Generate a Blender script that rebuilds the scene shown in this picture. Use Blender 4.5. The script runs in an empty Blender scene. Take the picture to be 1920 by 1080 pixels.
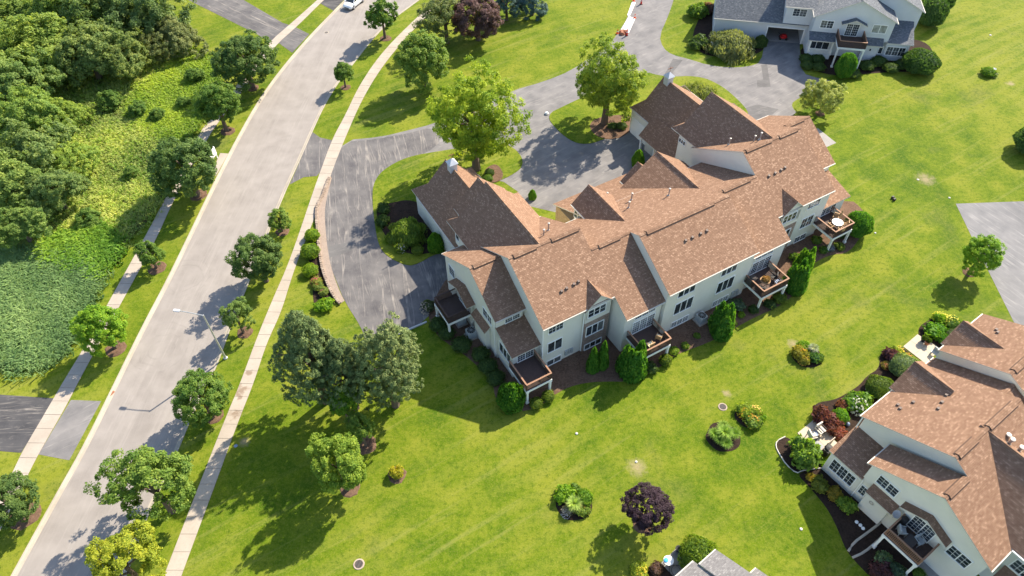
import bpy, bmesh, math, random
import numpy as np
from mathutils import Vector, Matrix
from mathutils.geometry import delaunay_2d_cdt

# ------------------------------------------------------------------ camera, sky, sun, exposure
SC = bpy.context.scene
COL = SC.collection
R = math.radians
PITCH, ROLL, FOCAL = R(49.07), R(-0.56), 1353.0
cam = bpy.data.cameras.new('camera'); cam_o = bpy.data.objects.new('camera', cam); COL.objects.link(cam_o)
cam.sensor_width = 36.0; cam.lens = 36.0 * FOCAL / 1920.0
cam.clip_start = 0.5; cam.clip_end = 2000
_fw = Vector((0, math.cos(PITCH), -math.sin(PITCH))); _r = Vector((1, 0, 0)); _u = _r.cross(_fw)
_R = math.cos(ROLL) * _r + math.sin(ROLL) * _u; _U = -math.sin(ROLL) * _r + math.cos(ROLL) * _u
cam_o.matrix_world = Matrix(((_R.x, _U.x, -_fw.x, 0), (_R.y, _U.y, -_fw.y, 0), (_R.z, _U.z, -_fw.z, 60.0), (0, 0, 0, 1)))
SC.camera = cam_o

SUN_AZ, SUN_EL = R(46.4), R(40.0)      # direction towards the sun, counter-clockwise from +X
world = bpy.data.worlds.new('World'); SC.world = world; world.use_nodes = True
wn = world.node_tree.nodes; wl = world.node_tree.links
sky = wn.new('ShaderNodeTexSky'); sky.sky_type = 'NISHITA'; sky.sun_disc = False
sky.sun_elevation = SUN_EL; sky.sun_rotation = R(90) - SUN_AZ
sky.air_density = 1.0; sky.dust_density = 1.0; sky.ozone_density = 1.2
wn['Background'].inputs['Strength'].default_value = 0.125
wl.new(sky.outputs['Color'], wn['Background'].inputs['Color'])
sun = bpy.data.lights.new('sun', 'SUN'); sun_o = bpy.data.objects.new('sun', sun); COL.objects.link(sun_o)
sun.energy = 4.6; sun.angle = R(0.55); sun.color = (1.0, 0.89, 0.72)
sd = Vector((math.cos(SUN_AZ) * math.cos(SUN_EL), math.sin(SUN_AZ) * math.cos(SUN_EL), math.sin(SUN_EL)))
sun_o.rotation_euler = sd.to_track_quat('Z', 'Y').to_euler(); sun_o.location = (60, 60, 60)
vs = SC.view_settings
vs.view_transform = 'Standard'; vs.look = 'None'; vs.exposure = 1.22; vs.gamma = 1.0; vs.use_curve_mapping = False
SC.cycles.max_bounces = 6; SC.cycles.diffuse_bounces = 3; SC.cycles.transmission_bounces = 4

# ------------------------------------------------------------------ material helpers
class NT:
    def __init__(self, name, rough=0.85, spec=0.25):
        self.m = bpy.data.materials.new(name); self.m.use_nodes = True
        self.n = self.m.node_tree.nodes; self.l = self.m.node_tree.links
        self.b = self.n['Principled BSDF']; self.b.inputs['Roughness'].default_value = rough
        self.b.inputs['Specular IOR Level'].default_value = spec
    def new(self, t, **k):
        x = self.n.new(t)
        for a, v in k.items(): setattr(x, a, v)
        return x
    def put(self, v, sock):
        if isinstance(v, bpy.types.NodeSocket): self.l.new(v, sock)
        elif isinstance(v, (tuple, list)):
            sock.default_value = (*v, 1.0) if len(v) == 3 and sock.type == 'RGBA' else v
        else: sock.default_value = v
    def pos(self): return self.new('ShaderNodeNewGeometry').outputs['Position']
    def obj(self): return self.new('ShaderNodeTexCoord').outputs['Object']
    def uv(self): return self.new('ShaderNodeTexCoord').outputs['UV']
    def attr(self, name): return self.new('ShaderNodeAttribute', attribute_name=name).outputs['Fac']
    def ocol(self): return self.new('ShaderNodeObjectInfo').outputs['Color']
    def orand(self): return self.new('ShaderNodeObjectInfo').outputs['Random']
    def mapv(self, v, scale=(1, 1, 1), rot=0.0, loc=(0, 0, 0)):
        x = self.new('ShaderNodeMapping'); self.put(v, x.inputs['Vector'])
        x.inputs['Scale'].default_value = scale; x.inputs['Rotation'].default_value = (0, 0, rot); x.inputs['Location'].default_value = loc
        return x.outputs[0]
    def along(self, v, ang, stretch):
        # coordinates drawn out along the ground direction ang
        x = self.new('ShaderNodeMapping', vector_type='TEXTURE'); self.put(v, x.inputs['Vector'])
        x.inputs['Rotation'].default_value = (0, 0, ang); x.inputs['Scale'].default_value = (1.0 / stretch, 1, 1); return x.outputs[0]
    def noise(self, v, scale, detail=3.0, rough=0.55, dist=0.0):
        x = self.new('ShaderNodeTexNoise'); self.put(v, x.inputs['Vector']); x.inputs['Scale'].default_value = scale
        x.inputs['Detail'].default_value = detail; x.inputs['Roughness'].default_value = rough; x.inputs['Distortion'].default_value = dist
        return x.outputs['Fac']
    def math(self, op, a, b=0.0, c=None, clamp=False):
        x = self.new('ShaderNodeMath', operation=op, use_clamp=clamp); self.put(a, x.inputs[0]); self.put(b, x.inputs[1])
        if c is not None: self.put(c, x.inputs[2])
        return x.outputs[0]
    def rng(self, v, a, b, c=0.0, d=1.0):
        x = self.new('ShaderNodeMapRange'); self.put(v, x.inputs[0])
        for i, q in enumerate((a, b, c, d)): x.inputs[i + 1].default_value = q
        return x.outputs[0]
    def mix(self, f, a, b, mode='MIX'):
        x = self.new('ShaderNodeMix', data_type='RGBA', blend_type=mode); self.put(f, x.inputs[0]); self.put(a, x.inputs[6]); self.put(b, x.inputs[7])
        return x.outputs[2]
    def ramp(self, f, *stops):
        x = self.new('ShaderNodeValToRGB'); self.put(f, x.inputs[0]); e = x.color_ramp.elements
        while len(e) < len(stops): e.new(0.5)
        for k, (p, c) in zip(e, stops): k.position = p; k.color = (*c, 1)
        return x.outputs[0]
    def sep(self, v):
        x = self.new('ShaderNodeSeparateXYZ'); self.put(v, x.inputs[0]); return x.outputs
    def bump(self, h, strength=0.4, dist=0.02):
        x = self.new('ShaderNodeBump'); x.inputs['Strength'].default_value = strength; x.inputs['Distance'].default_value = dist
        self.put(h, x.inputs['Height']); self.l.new(x.outputs[0], self.b.inputs['Normal'])
    def col(self, c): self.put(c, self.b.inputs['Base Color']); return self.m
    def rough(self, v): self.put(v, self.b.inputs['Roughness'])
M = {}
def simple(name, c, rough=0.7, metal=0.0, var=0.12, scale=3.0, spec=0.3):
    t = NT(name, rough, spec); t.b.inputs['Metallic'].default_value = metal
    n = t.noise(t.pos(), scale, 4)
    t.col(t.mix(n, tuple(x * (1 - var) for x in c), tuple(min(1, x * (1 + var)) for x in c)))
    M[name] = t.m; return t.m

# lawn: three grass tones in patches, mowing stripes, dry wear, fine blade grain
BARE = [((11.18, 30.43), 1.1), ((52.17, 69.49), 1.5), ((20.8, 38.2), 0.6), ((-25.08, 33.41), 0.7), ((72.46, 90.22), 0.8), ((28.89, 44.03), 0.8)]
STRIPE = 32.4
def lawn_material(name):
    t = NT(name, 0.9, 0.1); p = t.pos()
    big = t.noise(p, 0.05, 3, 0.6); mid = t.noise(p, 0.35, 4, 0.6); fine = t.noise(p, 2.2, 6, 0.78); grain = t.noise(p, 7.0, 4, 0.85)
    patch = t.noise(p, 0.20, 6, 0.72)
    w = t.math('ADD', t.math('MULTIPLY', big, 0.5), t.math('ADD', t.math('MULTIPLY', mid, 0.35), t.math('MULTIPLY', patch, 0.6)))
    c = t.ramp(t.math('MULTIPLY', w, 0.70), (0.39, (0.045, 0.102, 0.003)), (0.485, (0.100, 0.153, 0.005)), (0.58, (0.178, 0.202, 0.018)))
    sx = t.sep(t.mapv(p, rot=R(-(STRIPE + 90))))                       # mower passes run towards the upper right
    wob = t.math('MULTIPLY', t.noise(p, 0.05, 3), 5.0)
    st = t.math('SINE', t.math('MULTIPLY', t.math('ADD', sx[0], wob), 3.3))
    stf = t.math('MULTIPLY', t.rng(st, -0.5, 0.5), t.rng(t.noise(p, 0.045, 2), 0.44, 0.62))
    c = t.mix(t.math('MULTIPLY', stf, 0.5), c, (0.20, 0.215, 0.035))
    lines = t.noise(t.along(p, R(STRIPE), 0.05), 0.95, 4, 0.62)
    c = t.mix(t.rng(lines, 0.56, 0.75, 0, 0.75), c, (0.225, 0.230, 0.060))
    c = t.mix(t.rng(t.noise(p, 0.11, 4, 0.62), 0.58, 0.74, 0, 0.7), c, (0.085, 0.108, 0.030))   # duller worn turf
    c = t.mix(t.rng(fine, 0.50, 0.66, 0, 0.75), c, (0.036, 0.080, 0.002))
    c = t.mix(t.rng(fine, 0.50, 0.36, 0, 0.45), c, (0.19, 0.205, 0.022))
    c = t.mix(t.rng(grain, 0.50, 0.66, 0, 0.5), c, (0.24, 0.24, 0.05))
    for (q, rad) in BARE:                                   # bare straw-coloured spots in the turf
        d = t.new('ShaderNodeVectorMath', operation='DISTANCE'); t.put(p, d.inputs[0]); d.inputs[1].default_value = (q[0], q[1], 0)
        v = t.math('ADD', t.math('MULTIPLY', d.outputs['Value'], 1.0 / rad), t.rng(t.noise(p, 1.6, 4, 0.7), 0, 1, -0.9, 0.9))
        c = t.mix(t.rng(v, 0.15, 0.95, 0.7, 0.0), c, (0.33, 0.26, 0.16))
    t.bump(t.math('ADD', fine, t.math('MULTIPLY', grain, 0.8)), 0.75, 0.06)
    M[name] = t.col(c)
lawn_material('lawn')

def asphalt(name, base, light, crack, ang=0.0, streak=0.5, crackf=0.6, stretch=0.16):
    t = NT(name, 0.9, 0.2); p = t.pos()
    n = t.noise(p, 0.5, 4); g = t.noise(p, 9.0, 4, 0.75)
    c = t.mix(t.rng(n, 0.3, 0.7), base, light)
    q = t.along(p, ang, stretch)
    s = t.noise(q, 1.1, 5, 0.65, 0.6)
    c = t.mix(t.rng(s, 0.45, 0.75, 0, streak), c, light)
    k = t.math('ABSOLUTE', t.math('SUBTRACT', t.noise(t.along(p, ang, stretch * .55), 0.7, 3.2, 0.5, 0.05), 0.5))
    kk = t.math('MULTIPLY', t.rng(k, 0.0, 0.02, 1, 0), t.rng(t.noise(p, 0.7, 3), 0.35, 0.6))
    c = t.mix(t.math('MULTIPLY', kk, crackf), c, crack)
    k2 = t.math('ABSOLUTE', t.math('SUBTRACT', t.noise(t.along(p, ang + .12, stretch * .55), 1.5, 2.0, 0.5, 0.0), 0.5))
    c = t.mix(t.math('MULTIPLY', t.math('MULTIPLY', t.rng(k2, 0.0, 0.018, 1, 0), t.rng(t.noise(p, 0.3, 3), 0.42, 0.6)), crackf * .55), c, crack)
    vein = t.noise(t.along(p, ang, .45), 2.2, 6, 0.75); c = t.mix(t.rng(vein, 0.55, 0.72, 0, crackf * .45), c, crack)
    oil = t.noise(t.along(p, ang, .25), 0.22, 3, 0.5); c = t.mix(t.rng(oil, 0.56, 0.72, 0, 0.45), c, tuple(v * .72 for v in base))
    c = t.mix(t.rng(g, 0.4, 0.75, 0, 0.35), c, light)
    if name == 'road':                                      # scuffs of turning tyres by the lamp, worn wheel tracks
        for q, a, b in (((-36.28, 44.14), 1.0, 4.6), ((-36.7, 54.08), 1.5, 4.2)):
            d = t.new('ShaderNodeVectorMath', operation='DISTANCE'); t.put(p, d.inputs[0]); d.inputs[1].default_value = (q[0], q[1], -.1); d = d.outputs['Value']
            w = t.math('ADD', t.math('MULTIPLY', d, 8.0), t.math('MULTIPLY', t.noise(p, .5, 2), 9.0)); msk = t.math('MULTIPLY', t.rng(d, b, b * .6), t.rng(d, a * .5, a))
            c = t.mix(t.math('MULTIPLY', t.math('MULTIPLY', t.rng(t.math('SINE', w), .55, .95), t.rng(t.noise(p, .8, 3), .42, .6)), t.math('MULTIPLY', msk, .2)), c, (0.13, 0.118, 0.11))
    t.bump(g, 0.3, 0.01); M[name] = t.col(c)
asphalt('road', (0.222, 0.200, 0.182), (0.295, 0.268, 0.245), (0.36, 0.33, 0.30), R(84), 0.75, 0.35, 0.04)
asphalt('drive_old', (0.075, 0.072, 0.078), (0.165, 0.156, 0.152), (0.36, 0.325, 0.285), R(101), 0.5, 0.7, 0.11)
asphalt('lane', (0.125, 0.122, 0.125), (0.215, 0.205, 0.20), (0.32, 0.30, 0.28), R(35), 0.5, 0.5, 0.2)
asphalt('drive_upper', (0.075, 0.072, 0.078), (0.155, 0.147, 0.143), (0.34, 0.305, 0.265), R(-39), 0.5, 0.7, 0.08)
asphalt('patch', (0.095, 0.092, 0.094), (0.15, 0.145, 0.143), (0.28, 0.26, 0.24), R(20), 0.5, 0.3, 0.4)
asphalt('drive_dark', (0.045, 0.045, 0.05), (0.085, 0.083, 0.085), (0.30, 0.27, 0.24), R(0), 0.5, 0.8, 0.1)
asphalt('parking', (0.145, 0.145, 0.15), (0.215, 0.21, 0.21), (0.42, 0.40, 0.38), R(-60), 0.5, 0.35, 0.12)

def concrete(name, c, d, rough=0.85):
    t = NT(name, rough, 0.2); p = t.pos()
    n = t.noise(p, 0.45, 4, 0.6); g = t.noise(p, 5.0, 5, 0.7)
    k = t.mix(t.rng(n, 0.35, 0.7), c, d); k = t.mix(t.rng(g, 0.5, 0.8, 0, 0.5), k, tuple(x * 0.72 for x in d))
    k = t.mix(t.math('MULTIPLY', t.orand(), 0.22), k, tuple(x * 0.7 for x in d))
    if name == 'pavement':                                  # damp dirt washed over the flags
        for q, r in (((-26.68, 38.87), 1.6), ((-26.72, 36.46), 1.2), ((-26.46, 41.06), .9)):
            dd = t.new('ShaderNodeVectorMath', operation='DISTANCE'); t.put(p, dd.inputs[0]); dd.inputs[1].default_value = (q[0], q[1], .04)
            k = t.mix(t.rng(t.math('ADD', t.math('MULTIPLY', dd.outputs['Value'], 1 / r), t.rng(t.noise(p, 1.1, 4), 0, 1, -1.1, 1.1)), .2, .5, .75, 0), k, (0.20, 0.14, 0.095))
    t.bump(g, 0.2, 0.01); M[name] = t.col(k)
concrete('pavement', (0.43, 0.375, 0.315), (0.36, 0.31, 0.255))
concrete('kerb', (0.43, 0.38, 0.31), (0.34, 0.30, 0.245))
concrete('patio', (0.52, 0.45, 0.36), (0.44, 0.38, 0.30))
concrete('patio_grey', (0.33, 0.31, 0.29), (0.25, 0.235, 0.22))
concrete('fresh_concrete', (0.86, 0.84, 0.80), (0.80, 0.78, 0.74))
concrete('stone', (0.52, 0.42, 0.34), (0.36, 0.28, 0.22))
simple('meadow_soil', (0.075, 0.075, 0.022), 0.95, var=0.4, scale=2.0)
simple('drain_iron', (0.12, 0.105, 0.095), 0.7)
simple('joint', (0.20, 0.17, 0.13), 0.95)

def mulch(name, a, b):
    t = NT(name, 0.95, 0.1); p = t.pos(); g = t.noise(p, 5.0, 5, 0.75); g2 = t.noise(p, 1.1, 3)
    t.bump(g, 0.8, 0.05); M[name] = t.col(t.mix(t.rng(g2, 0.4, 0.7, 0, 0.5), t.mix(t.rng(g, 0.3, 0.75), a, b), b))
mulch('mulch', (0.060, 0.036, 0.024), (0.20, 0.125, 0.085))
mulch('mulch_black', (0.016, 0.011, 0.009), (0.055, 0.036, 0.027))

def shingle(name, cols, mortar_or_shadow, bw=0.24, rh=0.14, lite=0.07):
    t = NT(name, 0.92, 0.15); uv = t.uv()
    b = t.new('ShaderNodeTexBrick'); t.put(uv, b.inputs['Vector'])
    b.inputs['Scale'].default_value = 1.0; b.inputs['Mortar Size'].default_value = 0.012; b.inputs['Mortar Smooth'].default_value = 0.6
    b.inputs['Brick Width'].default_value = bw; b.inputs['Row Height'].default_value = rh; b.offset = 0.37; b.squash = 1.0
    b.inputs['Color1'].default_value = (0, 0, 0, 1); b.inputs['Color2'].default_value = (1, 1, 1, 1); b.inputs['Mortar'].default_value = (0.35, 0.35, 0.35, 1)
    b.inputs['Bias'].default_value = 0.0
    v = t.sep(b.outputs['Color'])[0]
    c = t.ramp(v, (0.0, cols[0]), (0.35, cols[1]), (0.74, cols[2]), (0.98, cols[3]))
    p = t.pos()
    n = t.noise(p, 0.28, 3); g = t.noise(t.mapv(uv, (2.2, 5.0, 1)), 1.0, 4, 0.7)
    c = t.mix(t.rng(g, 0.5, 0.72, 0, lite), c, cols[3]); c = t.mix(t.rng(g, 0.28, 0.48, lite, 0), c, cols[0])
    c = t.mix(t.rng(n, 0.35, 0.7, 0, 0.25), c, cols[1])
    c = t.mix(t.math('MULTIPLY', b.outputs['Fac'], 0.75), c, mortar_or_shadow)  # roof sheets: dark lines paint the course shadows; brick walls: real joint colour
    row = t.math('FRACT', t.math('DIVIDE', t.sep(uv)[1], rh))           # each course is a wedge, thick at its lower edge
    h = t.math('ADD', t.math('MULTIPLY', t.math('SUBTRACT', 1.0, row), 1.0), t.math('MULTIPLY', v, 0.35))
    t.bump(h, 0.9, 0.035); M[name] = t.col(c)
BR = [(0.205, 0.120, 0.077), (0.240, 0.143, 0.092), (0.266, 0.161, 0.105), (0.37, 0.238, 0.160)]
shingle('shingle_brown', BR, (0.075, 0.042, 0.03))
shingle('shingle_grey', [(0.095, 0.105, 0.12), (0.125, 0.137, 0.153), (0.15, 0.162, 0.177), (0.22, 0.23, 0.24)], (0.07, 0.07, 0.07))
shingle('shingle_pale', [(0.17, 0.162, 0.158), (0.205, 0.195, 0.19), (0.235, 0.225, 0.218), (0.30, 0.285, 0.275)], (0.15, 0.14, 0.14))
shingle('brickwork', [(0.20, 0.12, 0.085), (0.27, 0.18, 0.13), (0.33, 0.24, 0.18), (0.45, 0.36, 0.28)], (0.36, 0.33, 0.29), 0.22, 0.075, 0.2)
shingle('brick_gold', [(0.34, 0.22, 0.10), (0.42, 0.28, 0.13), (0.48, 0.34, 0.17), (0.56, 0.42, 0.24)], (0.5, 0.42, 0.3), 0.22, 0.075, 0.2)

def siding(name, c):
    t = NT(name, 0.55, 0.35); p = t.pos(); z = t.sep(p)[2]
    f = t.math('FRACT', t.math('DIVIDE', z, 0.125))
    n = t.noise(p, 0.7, 3)
    k = t.mix(t.rng(n, 0.3, 0.7), c, tuple(x * 0.93 for x in c))
    t.bump(t.math('SUBTRACT', 1.0, f), 0.6, 0.02)
    M[name] = t.col(k)
siding('siding', (0.73, 0.70, 0.61)); siding('siding_grey', (0.60, 0.61, 0.62)); 
simple('gutter', (0.55, 0.52, 0.46), 0.5, var=0.05); simple('trim', (0.83, 0.82, 0.78), 0.5, var=0.04); simple('deck_wood', (0.085, 0.055, 0.045), 0.75, var=0.25, scale=6)
simple('rail_wood', (0.30, 0.165, 0.10), 0.7, var=0.25, scale=6); simple('rail_dark', (0.075, 0.045, 0.035), 0.7, var=0.2)
simple('bark', (0.13, 0.095, 0.07), 0.95, var=0.4, scale=8); simple('vent_metal', (0.36, 0.34, 0.32), 0.5, 0.2); simple('vent_brown', (0.09, 0.055, 0.04), 0.8); simple('vent_grey', (0.16, 0.12, 0.10), 0.6)
simple('galv', (0.42, 0.45, 0.48), 0.45, 0.6, 0.08); simple('black', (0.02, 0.02, 0.022), 0.6); simple('rubber', (0.018, 0.018, 0.018), 0.85)
simple('car_white', (0.86, 0.86, 0.85), 0.25, var=0.01, spec=0.6); simple('rim', (0.5, 0.5, 0.52), 0.35, 0.7)
simple('cone_orange', (0.82, 0.13, 0.03), 0.6); simple('cone_red', (0.6, 0.03, 0.02), 0.6); simple('white_paint', (0.82, 0.82, 0.80), 0.5, var=0.03)
simple('ac_grey', (0.40, 0.42, 0.42), 0.6, 0.2); simple('cream', (0.78, 0.72, 0.50), 0.6); simple('cushion', (0.62, 0.57, 0.50), 0.9); simple('teak', (0.42, 0.26, 0.13), 0.7)
simple('wicker', (0.06, 0.05, 0.045), 0.85); simple('rust', (0.33, 0.14, 0.08), 0.85, var=0.4, scale=9); simple('terracotta', (0.45, 0.18, 0.09), 0.85); simple('blue', (0.05, 0.35, 0.65), 0.5); simple('blue_grey', (0.20, 0.26, 0.38), 0.6)
simple('rug', (0.34, 0.35, 0.37), 0.95, var=0.2, scale=5); simple('log', (0.46, 0.40, 0.32), 0.85, var=0.25, scale=4); simple('lamp_metal', (0.50, 0.50, 0.49), 0.4, 0.55); simple('tail_red', (0.45, 0.02, 0.02), 0.35)
mulch('gravel', (0.24, 0.19, 0.155), (0.36, 0.29, 0.24))
def edging_stone():
    t = NT('edging_stone', 0.9, 0.2); w = t.new('ShaderNodeTexWhiteNoise', noise_dimensions='2D'); t.put(t.uv(), w.inputs['Vector']); g = t.noise(t.pos(), 6, 4)
    M['edging_stone'] = t.col(t.mix(t.rng(g, .3, .7, 0, .35), t.ramp(w.outputs['Value'], (0, (0.22, 0.17, 0.135)), (.5, (0.32, 0.255, 0.20)), (1, (0.42, 0.35, 0.285))), (0.25, 0.18, 0.14)))
edging_stone()
simple('cupola_metal', (0.52, 0.53, 0.55), 0.45, 0.2); simple('marker_pale', (0.52, 0.50, 0.46), 0.7)
def glass(name, c, rough=0.08):
    t = NT(name, rough, 0.6); n = t.noise(t.pos(), 0.9, 2)
    k = t.mix(t.rng(n, 0.4, 0.6), c, tuple(x * 1.9 + 0.01 for x in c)); M[name] = t.col(t.mix(t.rng(t.orand(), 0.62, 0.9, 0, 0.8), k, (0.13, 0.135, 0.13)))   # some panes have a blind behind
glass('glass', (0.022, 0.028, 0.034)); glass('glass_pale', (0.16, 0.17, 0.17), 0.2)

def leaf(name, trans=0.42, rough=0.6):
    t = NT(name, rough, 0.2); c = t.ocol(); v = t.attr('tint')
    # leaf tint: each spray has its own shade of green
    h = t.new('ShaderNodeHueSaturation'); t.put(c, h.inputs['Color']); t.put(t.rng(v, 0, 1, 0.53, 0.475), h.inputs['Hue'])
    t.put(t.rng(v, 0, 1, 0.62, 1.45), h.inputs['Value']); h.inputs['Saturation'].default_value = 1.0
    t.col(h.outputs[0])
    tr = t.new('ShaderNodeBsdfTranslucent'); t.put(t.mix(1.0, h.outputs[0], (1.5, 1.45, 0.6), 'MULTIPLY'), tr.inputs['Color'])
    ms = t.new('ShaderNodeMixShader'); ms.inputs[0].default_value = trans
    t.l.new(t.b.outputs[0], ms.inputs[1]); t.l.new(tr.outputs[0], ms.inputs[2])
    t.l.new(ms.outputs[0], t.n['Material Output'].inputs['Surface']); M[name] = t.m
leaf('leaf'); leaf('needle', 0.15, 0.7)

# ------------------------------------------------------------------ object helpers
def props(o, label=None, cat=None, group=None, kind=None):
    if label: o['label'] = label
    if cat: o['category'] = cat
    if group: o['group'] = group
    if kind: o['kind'] = kind
    return o
def link(o, parent=None):
    COL.objects.link(o)
    if parent: o.parent = parent
    return o
def empty(name, loc, rz=0.0, **k):
    o = bpy.data.objects.new(name, None); o.empty_display_size = 0.3; link(o); o.location = loc; o.rotation_euler = (0, 0, rz); return props(o, **k)
class MB:
    def __init__(self): self.v = []; self.f = []; self.m = []; self.uv = []
    def face(self, pts, mi=0, uv=None):
        i = len(self.v); self.v += [tuple(p) for p in pts]; self.f.append(tuple(range(i, i + len(pts)))); self.m.append(mi)
        self.uv.append(uv if uv else [(p[0] + p[1], p[2]) for p in pts])
    def box(self, x0, x1, y0, y1, z0, z1, mi=0):
        a = [(x0, y0, z0), (x1, y0, z0), (x1, y1, z0), (x0, y1, z0), (x0, y0, z1), (x1, y0, z1), (x1, y1, z1), (x0, y1, z1)]
        for q in ((3, 2, 1, 0), (4, 5, 6, 7), (0, 1, 5, 4), (1, 2, 6, 5), (2, 3, 7, 6), (3, 0, 4, 7)): self.face([a[k] for k in q], mi)
    def slab(self, pts, th, mi=0, ms=1):
        # a sloping sheet of roofing: pts is the top face, first edge horizontal; texture runs along that edge and up the slope
        P = [Vector(p) for p in pts]; u = (P[1] - P[0]).normalized(); n = u.cross(P[2] - P[1]).normalized()
        if n.z < 0: P = [P[1], P[0]] + list(reversed(P[2:])); u = (P[1] - P[0]).normalized(); n = u.cross(P[2] - P[1]).normalized()
        w = n.cross(u)
        o = Vector((0, 0, 0))
        self.face(P, mi, [((p - o).dot(u), (p - o).dot(w)) for p in P])
        Q = [p - Vector((0, 0, th)) for p in P]
        self.face(list(reversed(Q)), ms)
        for k in range(len(P)):
            j = (k + 1) % len(P); self.face([P[j], P[k], Q[k], Q[j]], ms)
    def tube(self, path, rad, n=6, mi=0, cap=True):
        rings = []
        for k, (p, r) in enumerate(zip(path, rad)):
            p = Vector(p); d = (Vector(path[min(k + 1, len(path) - 1)]) - Vector(path[max(k - 1, 0)])).normalized()
            x = d.orthogonal().normalized(); y = d.cross(x)
            rings.append([p + x * (r * math.cos(2 * math.pi * i / n)) + y * (r * math.sin(2 * math.pi * i / n)) for i in range(n)])
        for A, B in zip(rings, rings[1:]):
            for i in range(n): self.face([A[i], A[(i + 1) % n], B[(i + 1) % n], B[i]], mi)
        if cap: self.face(rings[-1], mi); self.face(list(reversed(rings[0])), mi)
    def lathe(self, prof, n=12, c=(0, 0, 0), mi=0):
        for (r0, z0), (r1, z1) in zip(prof, prof[1:]):
            for i in range(n):
                a, b = 2 * math.pi * i / n, 2 * math.pi * (i + 1) / n
                q = [(c[0] + r0 * math.cos(a), c[1] + r0 * math.sin(a), c[2] + z0), (c[0] + r0 * math.cos(b), c[1] + r0 * math.sin(b), c[2] + z0),
                     (c[0] + r1 * math.cos(b), c[1] + r1 * math.sin(b), c[2] + z1), (c[0] + r1 * math.cos(a), c[1] + r1 * math.sin(a), c[2] + z1)]
                if r0 < 1e-6: q = [q[0], q[2], q[3]]
                elif r1 < 1e-6: q = q[:3]
                self.face(q, mi)
    def build(self, name, mats, parent=None, merge=False, smooth=False, **k):
        me = bpy.data.meshes.new(name); me.from_pydata(self.v, [], self.f)
        for x in (mats if isinstance(mats, (list, tuple)) else [mats]): me.materials.append(M[x])
        me.polygons.foreach_set('material_index', self.m)
        ul = me.uv_layers.new(name='UVMap'); ul.data.foreach_set('uv', [c for f in self.uv for q in f for c in q])
        if merge:
            bm = bmesh.new(); bm.from_mesh(me); bmesh.ops.remove_doubles(bm, verts=bm.verts, dist=1e-4); bm.to_mesh(me); bm.free()
        if smooth: me.polygons.foreach_set('use_smooth', [True] * len(me.polygons))
        me.update()
        return props(link(bpy.data.objects.new(name, me), parent), **k)
def poly_area(p): return 0.5 * sum(p[i][0] * p[(i + 1) % len(p)][1] - p[(i + 1) % len(p)][0] * p[i][1] for i in range(len(p)))
def smooth_poly(pts, it=2, closed=True):
    for _ in range(it):
        out = []; n = len(pts)
        for i in range(n if closed else n - 1):
            a, b = pts[i], pts[(i + 1) % n]
            out += [(a[0] * .75 + b[0] * .25, a[1] * .75 + b[1] * .25), (a[0] * .25 + b[0] * .75, a[1] * .25 + b[1] * .75)]
        pts = out if closed else [pts[0]] + out + [pts[-1]]
    return pts
def sheet(name, pts, z, m, parent=None, th=0.0, **k):
    """flat outlined sheet, with a skirt down when th > 0"""
    if poly_area(pts) < 0: pts = list(reversed(pts))
    mb = MB(); mb.face([(x, y, z) for x, y in pts], 0, [(x, y) for x, y in pts])
    if th:
        for i in range(len(pts)):
            a, b = pts[i], pts[(i + 1) % len(pts)]
            mb.face([(a[0], a[1], z - th), (b[0], b[1], z - th), (b[0], b[1], z), (a[0], a[1], z)])
    return mb.build(name, m, parent, **k)
def resample(pts, step):
    out = [Vector(pts[0])]; acc = 0.0
    P = [Vector(p) for p in pts]
    tot = sum((b - a).length for a, b in zip(P, P[1:])); n = max(1, round(tot / step)); step = tot / n
    k = 0; a = P[0]; d = 0.0
    for a, b in zip(P, P[1:]):
        L = (b - a).length; t = step - d
        while t <= L + 1e-6:
            out.append(a + (b - a) * (t / L)); t += step
        d = (d + L) % step if L else d
        d = L - (t - step)
    return out
def at_len(pts, n):
    P = [Vector(p) for p in pts]; cum = [0.0]
    for a, b in zip(P, P[1:]): cum.append(cum[-1] + (b - a).length)
    out = []
    for i in range(n + 1):
        s = cum[-1] * i / n; k = 0
        while k < len(P) - 2 and cum[k + 1] < s: k += 1
        L = cum[k + 1] - cum[k]; out.append(P[k].lerp(P[k + 1], (s - cum[k]) / L if L else 0))
    return out, cum[-1]

# ------------------------------------------------------------------ ground, road, pavements
LK = smooth_poly([(-41.88, 16.76), (-41.4, 21.26), (-40.64, 27.96), (-39.95, 33.19), (-39.57, 39.95), (-39.13, 47.31), (-38.55, 53.31), (-38.05, 62.02), (-37.72, 68.39), (-37.23, 75.73), (-36.15, 86.79), (-34.51, 95.41), (-31.89, 104.88), (-29.23, 112.67), (-27.98, 116.2), (-24.76, 124.27), (-19.22, 135.64)], 2, False)
RK = smooth_poly([(-31.86, 16.67), (-31.86, 21.17), (-31.78, 23.96), (-31.8, 25.83), (-31.04, 31.57), (-30.69, 36.39), (-30.09, 40.47), (-29.79, 42.4), (-29.68, 46.98), (-29.21, 53.19), (-28.74, 60.11), (-28.17, 68.25), (-27.39, 75.25), (-26.9, 80.49), (-26.23, 86.62), (-25.06, 92.45), (-23.58, 97.1), (-21.53, 104.21), (-19.02, 110.07), (-15.4, 115.95), (-10.69, 123.98), (-5.28, 133.15)], 2, False)
road_poly = LK + list(reversed(RK))
S = 260.0
def inside(pt, poly):
    x, y = pt; c = False; n = len(poly)
    for i in range(n):
        x0, y0 = poly[i][0], poly[i][1]; x1, y1 = poly[i - 1][0], poly[i - 1][1]
        if (y0 > y) != (y1 > y) and x < (x1 - x0) * (y - y0) / (y1 - y0) + x0: c = not c
    return c
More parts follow.
